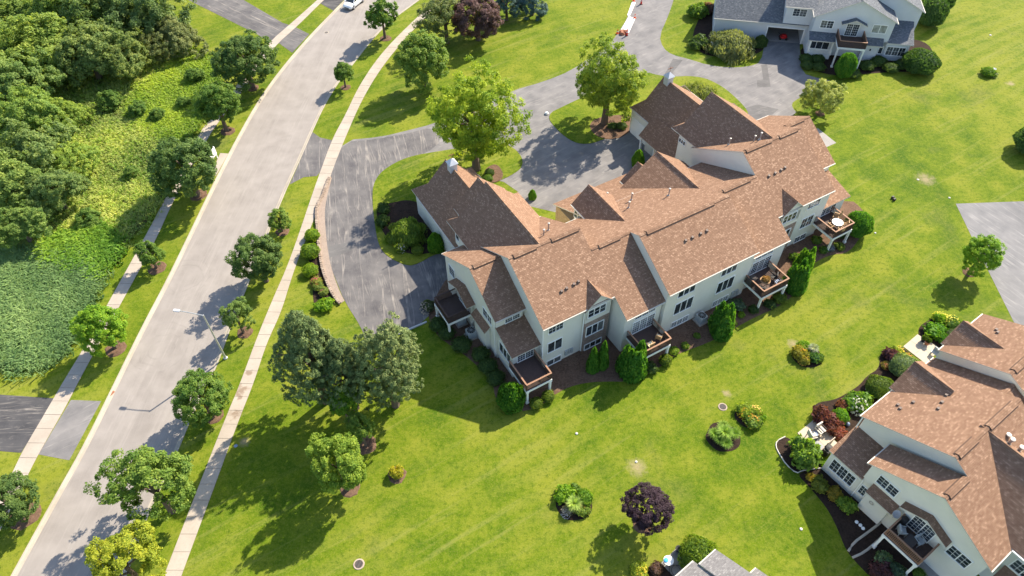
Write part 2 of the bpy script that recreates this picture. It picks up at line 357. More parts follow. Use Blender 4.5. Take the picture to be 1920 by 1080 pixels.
def build_lawn():
    vs_ = [Vector((-S, -S)), Vector((S, -S)), Vector((S, S)), Vector((-S, S))] + [Vector(p[:2]) for p in road_poly]
    n = len(road_poly); es = [(0, 1), (1, 2), (2, 3), (3, 0)] + [(4 + i, 4 + (i + 1) % n) for i in range(n)]
    ov, oe, of, *_ = delaunay_2d_cdt(vs_, es, [], 0, 1e-4)
    me = bpy.data.meshes.new('lawn')
    keep = [f for f in of if not inside(sum((ov[i] for i in f), Vector((0, 0))) / 3, road_poly)]
    me.from_pydata([(v.x, v.y, 0.0) for v in ov], [], keep); me.materials.append(M['lawn'])
    props(link(bpy.data.objects.new('lawn', me)), kind='structure')
build_lawn()
sheet('road', [tuple(p[:2]) for p in road_poly], -0.10, 'road', kind='structure')
def kerb(name, line, side, wid=0.46):
    """kerb and gutter pan running along the inner side of line"""
    P, L = at_len(line, 90); mb = MB(); prev = None
    for i, p in enumerate(P):
        d = (P[min(i + 1, len(P) - 1)] - P[max(i - 1, 0)]).normalized(); nrm = Vector((-d.y, d.x)) * side
        prof = [(0.0, -0.12), (0.0, 0.03), (0.15, 0.03), (0.19, 0.005), (0.22, -0.075), (wid, -0.09), (wid, -0.13)]
        ring = [(p.x + nrm.x * o, p.y + nrm.y * o, z) for o, z in prof]
        if prev:
            for k in range(len(ring) - 1): mb.face([prev[k], prev[k + 1], ring[k + 1], ring[k]] if side < 0 else [ring[k], ring[k + 1], prev[k + 1], prev[k]])
        prev = ring
    mb.build(name, 'kerb', kind='structure')
kerb('kerb_left', LK, -1); kerb('kerb_right', RK, 1)

def pavement(name, left, right, width_step=1.53):
    """concrete flags laid between two edges: every flag its own slab"""
    left = smooth_poly(left, 2, False); right = smooth_poly(right, 2, False)
    _, L = at_len([tuple((Vector(a) + Vector(b)) / 2) for a, b in zip(at_len(left, 40)[0], at_len(right, 40)[0])], 40)
    n = round(L / width_step); A, _ = at_len(left, n * 2); B, _ = at_len(right, n * 2)
    base = sheet(name, [tuple(p) for p in A] + [tuple(p) for p in reversed(B)], 0.012, 'joint', kind='structure')
    random.seed(5)
    for i in range(n):
        a0, am, a1 = A[2 * i], A[2 * i + 1], A[2 * i + 2]; b0, bm_, b1 = B[2 * i], B[2 * i + 1], B[2 * i + 2]
        c = (a0 + a1 + b0 + b1) / 4; h = 0.035 + random.uniform(-0.006, 0.006)
        pts = [c + (q - c) * 0.978 for q in (a0, am, a1, b1, bm_, b0)]
        sheet('paving_slab', [tuple(q - c) for q in pts], 0, 'pavement', base, th=0.05).location = (c.x, c.y, h)
pavement('pavement_left', [(-29.46, 124.36), (-32.4, 116.83), (-35.29, 109.36), (-37.97, 102.94), (-39.9, 91.33), (-41.94, 82.76), (-42.32, 78.86), (-42.81, 67.18), (-43.22, 59.78), (-43.91, 50.07), (-44.14, 45.06), (-44.72, 40.01), (-44.92, 37.56), (-45.42, 32.43), (-45.37, 30.66), (-45.36, 21.3)],
         [(-28.33, 124.34), (-31.32, 116.81), (-34.2, 108.17), (-36.77, 101.99), (-38.66, 90.37), (-40.53, 81.89), (-40.94, 77.24), (-41.74, 66.48), (-41.68, 60.02), (-42.5, 49.68), (-42.81, 45.04), (-43.18, 39.99), (-43.23, 37.72), (-43.79, 32.3), (-43.85, 30.18), (-44.13, 21.28)])
pavement('pavement_right', [(-8.82, 123.94), (-14.48, 112.04), (-18.56, 103.05), (-20.6, 97.05), (-22.14, 90.49), (-22.99, 84.05), (-23.97, 78.92), (-24.46, 71.98), (-24.7, 68.2), (-25.32, 56.38), (-26.04, 51.06), (-26.65, 45.26), (-27.01, 39.8), (-27.47, 36), (-28.16, 28.43), (-28.79, 21.14), (-29.07, 17.03)],
         [(-7.7, 123.91), (-13.54, 111.16), (-16.89, 103.02), (-19.39, 95.58), (-21.2, 87.44), (-22.25, 78.89), (-22.83, 73.33), (-23.16, 68.18), (-24.19, 59.17), (-24.61, 53.93), (-24.76, 48.79), (-25.45, 44.83), (-25.64, 40.04), (-26.15, 35.58), (-26.73, 28.21), (-27.34, 21.12), (-27.6, 17.02)])

# private lane and drives
sheet('driveway_entry', [(-26.97, 80.49), (-25.66, 79.18), (-23.92, 78.57), (-24.46, 71.98), (-24.75, 71.25), (-26.35, 71.07), (-27.91, 69.65), (-27.39, 75.25)], 0.008, 'drive_old', kind='structure')
sheet('private_lane', smooth_poly([(-22.34, 78.55), (-17.54, 79.17), (-14.07, 80.52), (-10.75, 81.9), (-5.36, 85.26), (0.28, 89.71), (4.98, 91.93), (9.04, 94.65), (12.54, 98.67), (15.94, 102.73), (17.32, 105.57), (19.26, 110.01), (20.8, 115.78), (22.9, 123.28), (29.86, 123.14), (27.59, 115.64), (25.91, 110.4), (23.55, 104.17), (23.65, 100.73), (24.74, 98.75), (27.22, 97.51), (29.66, 95.87), (32.7, 95.09), (35.61, 95.33), (37.79, 96.45), (39.73, 102.29), (40.2, 103.54), (45.44, 103.45), (44.28, 98.84), (43.08, 93.49), (45.19, 92.06), (47.09, 91.34), (45.23, 90.29), (42.57, 88.2), (39.96, 86.42), (39.41, 85.15), (39.84, 83.4), (32.98, 78.02), (20.4, 74.84), (15.54, 63.76), (2.67, 63.94), (0.13, 69.34), (-3.93, 70.94), (-10.95, 74.23), (-15.23, 75.39), (-17.78, 73.26), (-20.11, 70.15), (-22.98, 71.23), (-22.89, 73.34)], 1), 0.010, 'lane', kind='structure')
sheet('driveway', smooth_poly([(-22.86, 73.12), (-22.29, 78.2), (-18.41, 78.6), (-13.87, 79.92), (-10.57, 81.29), (-9.1, 78.45), (-11.04, 75.55), (-15.34, 73.01), (-16.57, 71.13), (-17.02, 69.09), (-17.27, 67.3), (-16.22, 61.72), (-15.27, 58.36), (-13.99, 56.73), (-11.74, 55.37), (-10.39, 55.93), (-9.02, 57.17), (-7.68, 58.51), (-6.61, 55.31), (-6.87, 52.12), (-9.08, 47.51), (-11.91, 45.84), (-15.25, 44.91), (-15.72, 46.45), (-18.27, 50.5), (-19.41, 53.06), (-20.5, 55.49), (-21.6, 59.31), (-22.79, 64.3), (-22.87, 67.18), (-23.08, 70.19)], 1), 0.016, 'drive_old', kind='structure')
sheet('driveway_apron', [(-43.08, 38.14), (-40.07, 37.98), (-40.69, 31.67), (-43.79, 32.3)], 0.008, 'lane', kind='structure')
sheet('neighbour_driveway', [(-56.69, 39.03), (-50.31, 38.83), (-44.73, 38.34), (-45.44, 32.48), (-47.49, 32.67), (-53.56, 32.95)], 0.008, 'drive_dark', kind='structure')
sheet('upper_driveway', [(-61.53, 125.02), (-51.13, 124.81), (-45.7, 117.83), (-36.76, 109.39), (-34.63, 108.18), (-31.81, 105.84), (-33.48, 100.4), (-36.11, 103.22), (-38.2, 104.04), (-40.36, 106.16), (-55.26, 118.02)], 0.008, 'drive_upper', kind='structure')
sheet('far_driveway', [(-31.68, 116.82), (-30.73, 120.52), (-26.58, 120.43), (-27.76, 117.11), (-29.13, 113.19), (-31.98, 115.92)], 0.008, 'drive_dark', kind='structure')
sheet('parking_lot', [(54.12, 64.91), (67.22, 65.39), (56.14, 36.41), (52.68, 46.03), (53.34, 55.49)], 0.010, 'parking', kind='structure')
sheet('side_path', [(41.66, 80.22), (43.21, 76.95), (40.85, 75.63), (39.66, 77.69)], 0.012, 'patio_grey', kind='structure')
sheet('kerb_ramp', [(-38.3, 76.08), (-37.21, 75.95), (-37.65, 71.45), (-38.38, 71.87)], 0.012, 'pavement', kind='structure')
# grass islands beside and between the lanes (raised a hand above the asphalt, with an earth edge)
for nm, pts in (('lawn_island', [(-17.34, 67.89), (-17.18, 70.52), (-16.19, 72.59), (-13.51, 74.93), (-9.45, 75.97), (-5.48, 76.92), (-1.23, 77.64), (0.53, 76.48), (1.62, 74.26), (1.38, 72.33), (0.14, 71.09), (-0.95, 70.28), (-3.55, 68.89), (-7.01, 64.08), (-6.72, 57.81), (-9.02, 57.17), (-10.39, 55.93), (-11.74, 55.46), (-13.99, 56.73), (-15.34, 58.44), (-16.22, 61.72)]),
                ('lawn_island', [(4.9, 83.72), (7.76, 85.93), (13.4, 90.15), (19.35, 94.61), (22.73, 92.73), (27.8, 93.06), (30.6, 90.54), (32.46, 86.54), (33.21, 83.5), (32.11, 82.17), (27.24, 81.65), (17.84, 82.4), (16.68, 80.62), (12.32, 78.12), (10.39, 77.12), (8.43, 77.49), (6.42, 80.07)]),
                ('lawn_island', [(39.62, 85.4), (42.58, 86.89), (45.36, 86.07), (45.05, 81.36), (41.45, 80.22), (39.94, 83.52)])):
    sheet(nm, smooth_poly(pts, 2), 0.06, 'lawn', th=0.06, kind='structure')

# planting beds
def bed(name, pts, m='mulch', z=0.02, it=2): return sheet(name, smooth_poly(pts, it), z, m, th=0.02, kind='structure')
bed('planting_bed', [(-8.87, 49.48), (-8.92, 47.65), (-7.82, 45.51), (-6.38, 44.26), (-4.68, 42.89), (-3.02, 41.11), (-1.93, 39.51), (-1.76, 37.79), (-0.63, 36.46), (1.16, 36.32), (2.98, 37.19), (4.17, 38.33), (5.95, 39.3), (8.35, 39.71), (12.02, 39.6), (14.62, 41.22), (16.77, 42.97), (19.39, 43.95), (21.46, 45.02), (24.08, 46.67), (26.34, 47.93), (28.26, 48.79), (30.24, 50.26), (31.59, 51.62), (32.36, 53.82), (34.47, 55.58), (36.53, 56.64), (38.46, 56.78), (40.37, 58.9), (42.36, 61.54), (42.57, 64.12), (41.42, 66.25), (27.97, 61.74), (2.43, 55.19), (-6.61, 55.31)])
bed('planting_bed', [(-16.4, 65.44), (-15.14, 65.91), (-11.94, 66.73), (-10.11, 64.12), (-7.47, 60.43), (-7.48, 58.25), (-8.68, 57.59), (-10.85, 57.11), (-12.61, 57.64), (-14.1, 59.03), (-15.34, 61.26), (-16.24, 63.55)], 'mulch_black', 0.075)
bed('planting_bed', [(-23.11, 62), (-21.89, 58.02), (-20.99, 55.5), (-19.47, 51.89), (-18.59, 50.73), (-19.17, 49.99), (-20.72, 48.89), (-21.42, 49.64), (-22.34, 53.9), (-23.34, 57.19), (-23.83, 60.66)], 'mulch_black')
bed('planting_bed', [(-3.61, 71.98), (-1.91, 73.55), (-0.88, 71.42), (-1.22, 69.87), (-2.89, 69.39)], 'mulch', 0.075)
bed('planting_bed', [(10.83, 81.91), (12.79, 83.34), (16.52, 83.65), (17.33, 81.2), (14.84, 78.31), (12.32, 78.12), (10.88, 79.77)], 'mulch', 0.075)
bed('planting_bed', [(28.52, 103.76), (30.7, 109.45), (33.4, 114.63), (37.39, 114.55), (40.07, 105.15), (39.48, 101.21), (38.52, 99.25), (35.52, 97.81), (31.89, 97.87), (28.87, 99.12)], 'mulch_black')
bed('planting_bed', [(44.9, 101.11), (44.05, 97.36), (44.69, 94.45), (47.34, 92.72), (51.33, 92.93), (57.09, 93.67), (61.29, 93.32), (63.5, 95.56), (65.25, 101.51), (61.3, 103.15), (54.34, 104.88)], 'mulch_black')
bed('planting_bed', [(24.27, 32.87), (24.27, 31.67), (24.61, 30.5), (25.35, 29.65), (26.21, 29.85), (27.95, 30.04), (28.17, 31.63), (27.34, 32.18), (26.39, 32.3), (25.64, 33.19), (25.29, 33.36)], 'mulch_black')
bed('planting_bed', [(25.41, 29.55), (25.99, 28.67), (26.6, 27.51), (27.18, 26.28), (27.51, 24.62), (27.62, 22.78), (28.16, 21.67), (29.18, 20.15), (34.19, 19.69), (33.61, 22.73), (31.15, 26), (28.59, 29.77), (27.5, 30.15), (26.21, 29.85)], 'mulch_black')
bed('planting_bed', [(28.51, 35.84), (29.1, 37.02), (31.09, 37.29), (32.76, 38.18), (34.05, 38.97), (35.08, 40.02), (36.72, 40.96), (37.24, 42.79), (39.03, 43.71), (39.9, 43.56), (40.81, 41.89), (38.69, 39.04), (34.15, 34.91), (30.94, 32.69), (29.89, 33.15), (29.13, 34.11)], 'mulch_black')
bed('planting_bed', [(41.92, 44.56), (42.57, 46.3), (45.19, 47.55), (47.2, 46.95), (46.9, 45.54), (43.34, 42.85)], 'mulch_black')
bed('planting_bed', [(9.76, 20.55), (10.98, 21.53), (12.11, 21.78), (13.3, 20.95), (12.7, 19.89), (9.69, 19.92)], 'mulch_black')

# ------------------------------------------------------------------ house kit (all lengths in metres in the house's own axes)
UNIT = {}
def unit_box(m):
    if m not in UNIT:
        mb = MB(); mb.box(-.5, .5, -.5, .5, -.5, .5); o = mb.build('tmp', m); UNIT[m] = o.data; bpy.data.objects.remove(o)
    return UNIT[m]
def boxobj(name, m, size, loc, parent, rz=0.0):
    o = link(bpy.data.objects.new(name, unit_box(m)), parent); o.scale = size; o.location = loc; o.rotation_euler = (0, 0, rz); return o
class House:
    def __init__(self, name, org, th, roof='shingle_brown', wall='siding', **k):
        self.root = empty(name, (org[0], org[1], 0), th, **k); self.roof = roof; self.wall = wall
    def P(self, ax, s, t, z): return (s, t, z) if ax == 'a' else (t, s, z)
    def gable(self, ax, s0, s1, te0, ze0, tr, zr, te1, ze1, ov=0.3, th=0.12, wall=True, base=0.0, gut=(1, 1), cap=True, wm=None, side_ov=None):
        """ridged block: roof of two sheets over a solid body; ax = axis the ridge follows"""
        P = self.P; mb = MB(); sov = ov if side_ov is None else side_ov
        mb.slab([P(ax, s0, te0, ze0), P(ax, s1, te0, ze0), P(ax, s1, tr, zr), P(ax, s0, tr, zr)], th)
        mb.slab([P(ax, s1, te1, ze1), P(ax, s0, te1, ze1), P(ax, s0, tr, zr), P(ax, s1, tr, zr)], th)
        r = mb.build('roof', [self.roof, 'gutter'], self.root)
        if cap:
            c = MB(); n = max(2, int(abs(s1 - s0) / 0.3)); k0 = (zr - ze0) / (tr - te0); k1 = (zr - ze1) / (te1 - tr)
            for i in range(n):
                a = s0 + (s1 - s0) * i / n; b = s0 + (s1 - s0) * (i + 1) / n
                for d, k in ((-0.17, k0), (0.17, k1)):
                    c.face([P(ax, a, tr, zr + .035), P(ax, b, tr, zr + .05), P(ax, b, tr + d, zr + .05 - 0.17 * k), P(ax, a, tr + d, zr + .035 - 0.17 * k)][:: (1 if (d < 0) == (ax == 'a') else -1)], 0, [(a, 0.02), (b, 0.02), (b, .15), (a, .15)])
            c.build('ridge_cap', [self.roof], r)
        for g, te, ze, sg in ((gut[0], te0, ze0, -1), (gut[1], te1, ze1, 1)):
            if g:
                q = MB(); lo, hi = sorted((te + sg * 0.005, te + sg * 0.09))
                if ax == 'a': q.box(s0, s1, lo, hi, ze - 0.15, ze - 0.035)
                else: q.box(lo, hi, s0, s1, ze - 0.15, ze - 0.035)
                q.build('gutter', 'gutter', r)
        if wall:
            a, b = s0 + sov, s1 - sov; k0 = (zr - ze0) / (tr - te0); k1 = (zr - ze1) / (te1 - tr)
            prof = [(te0 + ov, base), (te0 + ov, ze0 + k0 * ov - th - .01), (tr, zr - th - .01), (te1 - ov, ze1 + k1 * ov - th - .01), (te1 - ov, base)]
            w = MB(); A = [P(ax, a, t, z) for t, z in prof]; B = [P(ax, b, t, z) for t, z in prof]
            w.face(A); w.face(list(reversed(B)))
            for i in range(5): j = (i + 1) % 5; w.face([A[j], A[i], B[i], B[j]])
            w.build('wall', wm or self.wall, self.root)
        return r
    def shed(self, pts, th=0.14, name='roof'):
        mb = MB(); mb.slab(pts, th); return mb.build(name, [self.roof, 'gutter'], self.root)
    def skirt(self, s1, s2, te0, te1, ze, d, h):
        """lower hipped skirt in front of a gable at the end of a ridge along b"""
        mb = MB(); mb.slab([(te1, s2, ze), (te0, s2, ze), (te0 + d, s1, ze + h), (te1 - d, s1, ze + h)], 0.14)
        mb.slab([(te0, s2, ze), (te0, s1, ze), (te0 + d, s1, ze + h)], 0.14); mb.slab([(te1, s1, ze), (te1, s2, ze), (te1 - d, s1, ze + h)], 0.14)
        return mb.build('roof', [self.roof, 'gutter'], self.root)
    def body(self, a0, a1, b0, b1, z1, z0=0.0, m=None):
        mb = MB(); mb.box(a0, a1, b0, b1, z0, z1); return mb.build('wall', m or self.wall, self.root)
    def window(self, face, at, c0, c1, z0, z1, n=2, bars=(0, 0), name='window', trim='trim', g='glass', sash=False):
        """face '-b','+b','-a','+a': which way the wall looks; at: its coordinate; c0..c1 along the wall"""
        sg = -1 if face[0] == '-' else 1; ax = face[1]
        def bx(mb, u0, u1, d0, d1, za, zb):
            lo, hi = sorted((at + sg * d0, at + sg * d1))
            if ax == 'b': mb.box(u0, u1, lo, hi, za, zb)
            else: mb.box(lo, hi, u0, u1, za, zb)
        f = MB(); t = 0.075
        bx(f, c0 - t, c1 + t, 0.0, 0.07, z1, z1 + t); bx(f, c0 - t, c1 + t, 0.0, 0.10, z0 - t, z0)
        bx(f, c0 - t, c0, 0.0, 0.07, z0, z1); bx(f, c1, c1 + t, 0.0, 0.07, z0, z1)
        w = (c1 - c0) / n
        for i in range(1, n): bx(f, c0 + i * w - .035, c0 + i * w + .035, 0.0, 0.065, z0, z1)
        for i in range(n):
            u0, u1 = c0 + i * w, c0 + (i + 1) * w
            if sash and (z1 - z0) > 0.9: bx(f, u0, u1, 0.0, 0.055, (z0 + z1) / 2 - .025, (z0 + z1) / 2 + .025)
            for k in range(1, bars[0] + 1): x = u0 + (u1 - u0) * k / (bars[0] + 1); bx(f, x - .011, x + .011, 0.0, 0.042, z0, z1)
            for k in range(1, bars[1] + 1): z = z0 + (z1 - z0) * k / (bars[1] + 1); bx(f, u0, u1, 0.0, 0.044, z - .011, z + .011)
        fr = f.build(name, trim, self.root)
        for i in range(n):
            u0, u1 = c0 + i * w + (.045 if i else 0), c0 + (i + 1) * w - (.045 if i < n - 1 else 0)
            c = ((u0 + u1) / 2, at + sg * .015, (z0 + z1) / 2) if ax == 'b' else (at + sg * .015, (u0 + u1) / 2, (z0 + z1) / 2)
            sz = (u1 - u0, .03, z1 - z0) if ax == 'b' else (.03, u1 - u0, z1 - z0)
            boxobj('pane', g, sz, c, fr)
        return fr
    def ridge_vent(self, roof, ax, s0, s1, t, z, k=0.6):
        """shingle-over vent strip straddling the ridge"""
        mb = MB(); P = self.P; w = 0.28; h = 0.11
        prof = [(t - w, z - w * k - .02), (t - w, z - w * k + h), (t, z + h + .02), (t + w, z - w * k + h), (t + w, z - w * k - .02)]
        A = [P(ax, s0, q, zz) for q, zz in prof]; B = [P(ax, s1, q, zz) for q, zz in prof]
        for i in range(4):
            f = [A[i], B[i], B[i + 1], A[i + 1]]; mb.face(f[::-1] if ax == 'a' else f, 1 if i in (0, 3) else 0, [(s0, 0.0), (s1, 0.0), (s1, .28), (s0, .28)])
        mb.face(A, 1); mb.face(B[::-1], 1)
        for sg in (-1, 1):  # flat dark strip on each side, a painted-in shadow line below the vent
            q0, q1 = t + sg * (w - .02), t + sg * (w + .07); f = [P(ax, s0 - .05, q0, z - (w - .02) * k + .045), P(ax, s1 + .05, q0, z - (w - .02) * k + .045), P(ax, s1 + .05, q1, z - (w + .07) * k + .03), P(ax, s0 - .05, q1, z - (w + .07) * k + .03)]
            mb.face(f if (sg > 0) != (ax == 'a') else f[::-1], 1)
        mb.build('ridge_vent', [self.roof, 'vent_brown'], roof)
    def pipe(self, roof, a, b, z, h=0.55, r=0.07):
        mb = MB(); mb.lathe([(0.22, -.06), (0.12, 0.08), (r, 0.12), (r, h), (r * 1.7, h), (r * 1.7, h + .1), (0, h + .13)], 8, (a, b, z)); mb.build('vent_pipe', 'vent_metal', roof)
    def box_vent(self, roof, a, b, z, kb=0.6, ka=0.0):
        mb = MB(); s = 0.11
        P = [(a - s, b - s), (a + s, b - s), (a + s, b + s), (a - s, b + s)]
        lo = [(x, y, z + (y - b) * kb + (x - a) * ka - .03) for x, y in P]; hi = [(x, y, z + (y - b) * kb * .5 + (x - a) * ka * .5 + .16) for x, y in P]
        mb.face(hi)
        for i in range(4): j = (i + 1) % 4; mb.face([lo[i], lo[j], hi[j], hi[i]], 1 if i == 0 else 0)
        mb.build('box_vent', ['vent_grey', 'vent_brown'], roof)
    def downspout(self, a, b, z0, z1):
        boxobj('downspout', 'trim', (.09, .09, z1 - z0), (a, b, (z0 + z1) / 2), self.root)
    def deck(self, face, at, c0, c1, out, z, posts=None, top='rail_wood', dark='rail_dark', floor='deck_wood', sides=(1, 1, 1)):
        """timber deck on white posts; x runs along the wall, y outwards"""
        o = {'-b': ((c0, at), 0.0), '-a': ((at, c1), R(-90)), '+b': ((c1, at), R(180))}[face]
        L = c1 - c0
        # local frame: x 0..L along wall, y 0..-out away from it
        mb = MB(); n = max(4, int(out / 0.15))
        for i in range(n): y = -out * i / n; mb.box(0, L, y - out / n + .012, y, z - .035, z + random.uniform(-.003, .003))
        d = mb.build('deck', floor, self.root); d.location = (o[0][0], o[0][1], 0); d.rotation_euler = (0, 0, o[1])
        f = MB(); f.box(-.03, L + .03, -out - .05, -out + .0, z - .32, z - .045); f.box(-.05, -.001, -out - .05, 0, z - .32, z - .045); f.box(L + .001, L + .05, -out - .05, 0, z - .32, z - .045)
        f.build('fascia', 'trim', d)
        for x in (posts or (0.12, L - 0.12)):
            q = MB(); q.box(x - .1, x + .1, -out - .03, -out + .17, 0, z - .3); q.box(x - .16, x + .16, -out - .09, -out + .23, 0, .22); q.box(x - .14, x + .14, -out - .07, -out + .21, z - .42, z - .3); q.build('post', 'trim', d)
        h = 0.98
        def rail(p, q):
            (x0, y0), (x1, y1) = p, q; r = MB(); bal = MB(); along = abs(x1 - x0) > abs(y1 - y0)
            lo = (min(x0, x1), min(y0, y1)); hi = (max(x0, x1), max(y0, y1)); w = .075
            if along: r.box(lo[0], hi[0], lo[1] - w, lo[1] + w, z + h - .05, z + h)
            else: r.box(lo[0] - w, lo[0] + w, lo[1] + w, hi[1], z + h - .052, z + h - .002)
            m = int((hi[0] - lo[0] if along else hi[1] - lo[1]) / 0.13)
            for i in range(m + 1):
                t = i / max(m, 1); x, y = (lo[0] + (hi[0] - lo[0]) * t, lo[1]) if along else (lo[0], lo[1] + (hi[1] - lo[1]) * t)
                bal.box(x - .022, x + .022, y - .022, y + .022, z - .2, z + h - .05)
            if along: bal.box(lo[0], hi[0], lo[1] - .03, lo[1] + .03, z + .08, z + .15)
            else: bal.box(lo[0] - .03, lo[0] + .03, lo[1], hi[1], z + .08, z + .15)
            r.build('handrail', top, d); bal.build('balusters', dark, d)
        e = -out + .05
        if sides[0]: rail((.05, 0), (.05, e))
        if sides[1]: rail((0, e), (L, e))
        if sides[2]: rail((L - .05, 0), (L - .05, e))
        return d

# ------------------------------------------------------------------ main terrace in the middle
random.seed(3)
H1 = House('townhouse_row', (16.03, 45.95), R(29.9), label='long cream townhouse row with stepped brown shingle roofs in the middle of the lawn', cat='townhouse')
FR = lambda b: 10.15 - .47 * (b - 5.15)      # front sheet of the middle units
r0 = H1.gable('a', -17.15, -13.72, 5.6, 6.3, 10.57, 9.28, 17.0, 5.42, side_ov=.22)
H1.ridge_vent(r0, 'a', -16.7, -14.35, 10.57, 9.28)
r1 = H1.gable('a', -13.98, -5.87, 2.14, 6.9, 8.57, 10.75, 15.5, 6.59, side_ov=.26)
H1.ridge_vent(r1, 'a', -13.4, -11.0, 8.57, 10.75); H1.ridge_vent(r1, 'a', -9.2, -6.2, 8.57, 10.75)
for a, b in ((-10.6, 4.3), (-10.0, 4.35), (-9.15, 4.4), (-8.6, 4.45)): H1.box_vent(r1, a, b, 6.9 + .6 * (b - 2.14))
r2 = H1.gable('a', -5.868, -1.15, -.1, 5.556, 6.5, 9.516, 13.6, FR(13.6), side_ov=.12)
H1.ridge_vent(r2, 'a', -5.0, -2.6, 6.5, 9.516)
r3 = H1.gable('a', -1.2, 10.3, -.46, 6.8, 5.15, 10.15, 13.6, FR(13.6), side_ov=.08)
H1.ridge_vent(r3, 'a', -.3, 8.1, 5.15, 10.15, .55)
for a, b in ((3.2, 3.1), (4.05, 3.1), (5.1, 3.1), (5.9, 3.1)): H1.box_vent(r3, a, b, 6.8 + .597 * (b + .46))
f3 = H1.shed([(10.3, 19.3, FR(19.3)), (-1.85, 19.3, FR(19.3)), (-1.85, 13.601, FR(13.601)), (10.3, 13.601, FR(13.601))])
H1.body(-1.6, 10.0, 13.3, 19.0, FR(19.3) - .05, m='brick_gold')
H1.pipe(f3, 2.6, 15.2, FR(15.2), .8); H1.pipe(r3, 3.9, 12.6, FR(12.6), .9); H1.pipe(r3, 2.4, 11.2, FR(11.2), .8); H1.pipe(r3, 6.9, 10.2, FR(10.2), .9); H1.pipe(r1, -7.9, 11.0, 10.75 - .6 * 2.43, .9); H1.pipe(r1, -8.9, 10.3, 9.6, .8)
r4 = H1.gable('a', 10.3, 15.45, -.1, 5.53, 6.5, 9.52, 14.4, 9.52 - .47 * 7.9, side_ov=.12)
H1.ridge_vent(r4, 'a', 10.8, 14.4, 6.5, 9.52)
r5 = H1.gable('a', 15.4, 23.9, 2.25, 6.9, 9.05, 11.0, 16.4, 6.62, side_ov=.1)
H1.ridge_vent(r5, 'a', 15.8, 19.3, 9.05, 11.0); H1.ridge_vent(r5, 'a', 20.6, 23.2, 9.05, 11.0)
for a, b in ((16.9, 6.0), (17.8, 6.0), (18.7, 6.05), (19.3, 6.1)): H1.box_vent(r5, a, b, 6.9 + .603 * (b - 2.25))
r6 = H1.gable('a', 23.9, 28.4, 6.15, 6.1, 11.5, 9.3, 17.0, 6.0, side_ov=.3)
H1.ridge_vent(r6, 'a', 24.6, 27.3, 11.5, 9.3)
# sun rooms at both ends
H1.shed([(-17.0, 2.75, 3.75), (-13.2, 2.75, 3.75), (-13.2, 5.98, 5.0), (-17.0, 5.98, 5.0)]); H1.body(-16.75, -13.5, 3.07, 6.0, 3.7); 
H1.shed([(23.75, 2.55, 3.9), (28.1, 2.55, 3.9), (28.1, 6.5, 5.0), (23.75, 6.5, 5.0)]); H1.body(23.7, 27.8, 2.9, 6.6, 3.85)
# bay on the west wall and little gable over the deck door
H1.shed([(-17.6, 7.1, 3.15), (-17.6, 10.0, 3.15), (-16.7, 10.0, 3.95), (-16.7, 7.1, 3.95)]); H1.body(-17.35, -16.8, 7.33, 9.75, 3.2)
H1.gable('a', -17.95, -16.8, 10.1, 4.15, 12.2, 5.15, 14.3, 4.15, wall=False, cap=False, gut=(0, 0)); H1.body(-17.25, -16.85, 10.6, 13.8, 4.2)
# garages and front gables, ridges running away from the row
g1 = H1.gable('b', 17.3, 28.0, -14.92, 3.8, -10.94, 7.7, -6.96, 3.8); H1.skirt(28.0, 29.6, -14.92, -6.96, 3.8, 1.5, 1.45); H1.body(-14.6, -7.3, 27.5, 29.3, 3.7)
g2 = H1.gable('b', 15.5, 20.9, -13.6, 7.1, -10.47, 10.08, -7.3, 7.1, gut=(0, 0))
g3 = H1.gable('b', 8.75, 19.2, -14.9, 6.5, -10.45, 10.7, -6.0, 6.5, gut=(0, 0)); H1.skirt(19.2, 20.2, -14.9, -6.0, 6.5, .9, .85)
k1 = H1.gable('b', 18.5, 28.4, 16.75, 3.8, 20.5, 7.75, 25.9, 3.7); H1.skirt(28.4, 29.7, 16.75, 25.9, 3.8, 1.4, 1.45); H1.body(17.0, 23.9, 27.9, 29.5, 3.7)
H1.shed([(15.3, 17.4, 2.45), (15.3, 25.6, 2.45), (17.5, 25.6, 4.72), (17.5, 17.4, 4.72)]); H1.body(16.3, 17.2, 17.0, 25.2, 3.0)
for b in (25.3, 22.6): boxobj('porch_post', 'trim', (.22, .22, 2.4), (15.6, b, 1.2), H1.root)
k3 = H1.gable('b', 9.3, 19.4, 15.6, 6.9, 19.9, 10.95, 25.6, 6.7, gut=(0, 0)); H1.skirt(19.4, 20.4, 15.6, 25.3, 6.9, .9, .85)
H1.pipe(k3, 18.7, 10.6, 9.85, .9); H1.pipe(k3, 19.2, 10.3, 10.35, .8); H1.pipe(r5, 17.2, 12.6, 11.0 - .6 * 3.55, .8)
H1.gable('b', 7.9, 15.5, -2.05, 6.55, .08, 8.4, 5.0, 4.1, gut=(1, 0)); H1.gable('b', 7.9, 16.3, 5.3, 4.95, 9.95, 8.35, 14.6, 4.95, gut=(1, 0)); H1.gable('b', 14.0, 17.6, 6.3, 4.6, 8.5, 6.55, 10.7, 4.6)
d1 = H1.gable('b', 1.98, 5.0, -9.35, 6.6, -7.65, 8.2, -5.95, 6.6, gut=(0, 0), base=5.0, side_ov=.22); d2 = H1.gable('b', 2.05, 5.0, 15.95, 6.6, 17.65, 8.2, 19.35, 6.6, gut=(0, 0), base=5.0, side_ov=.22)
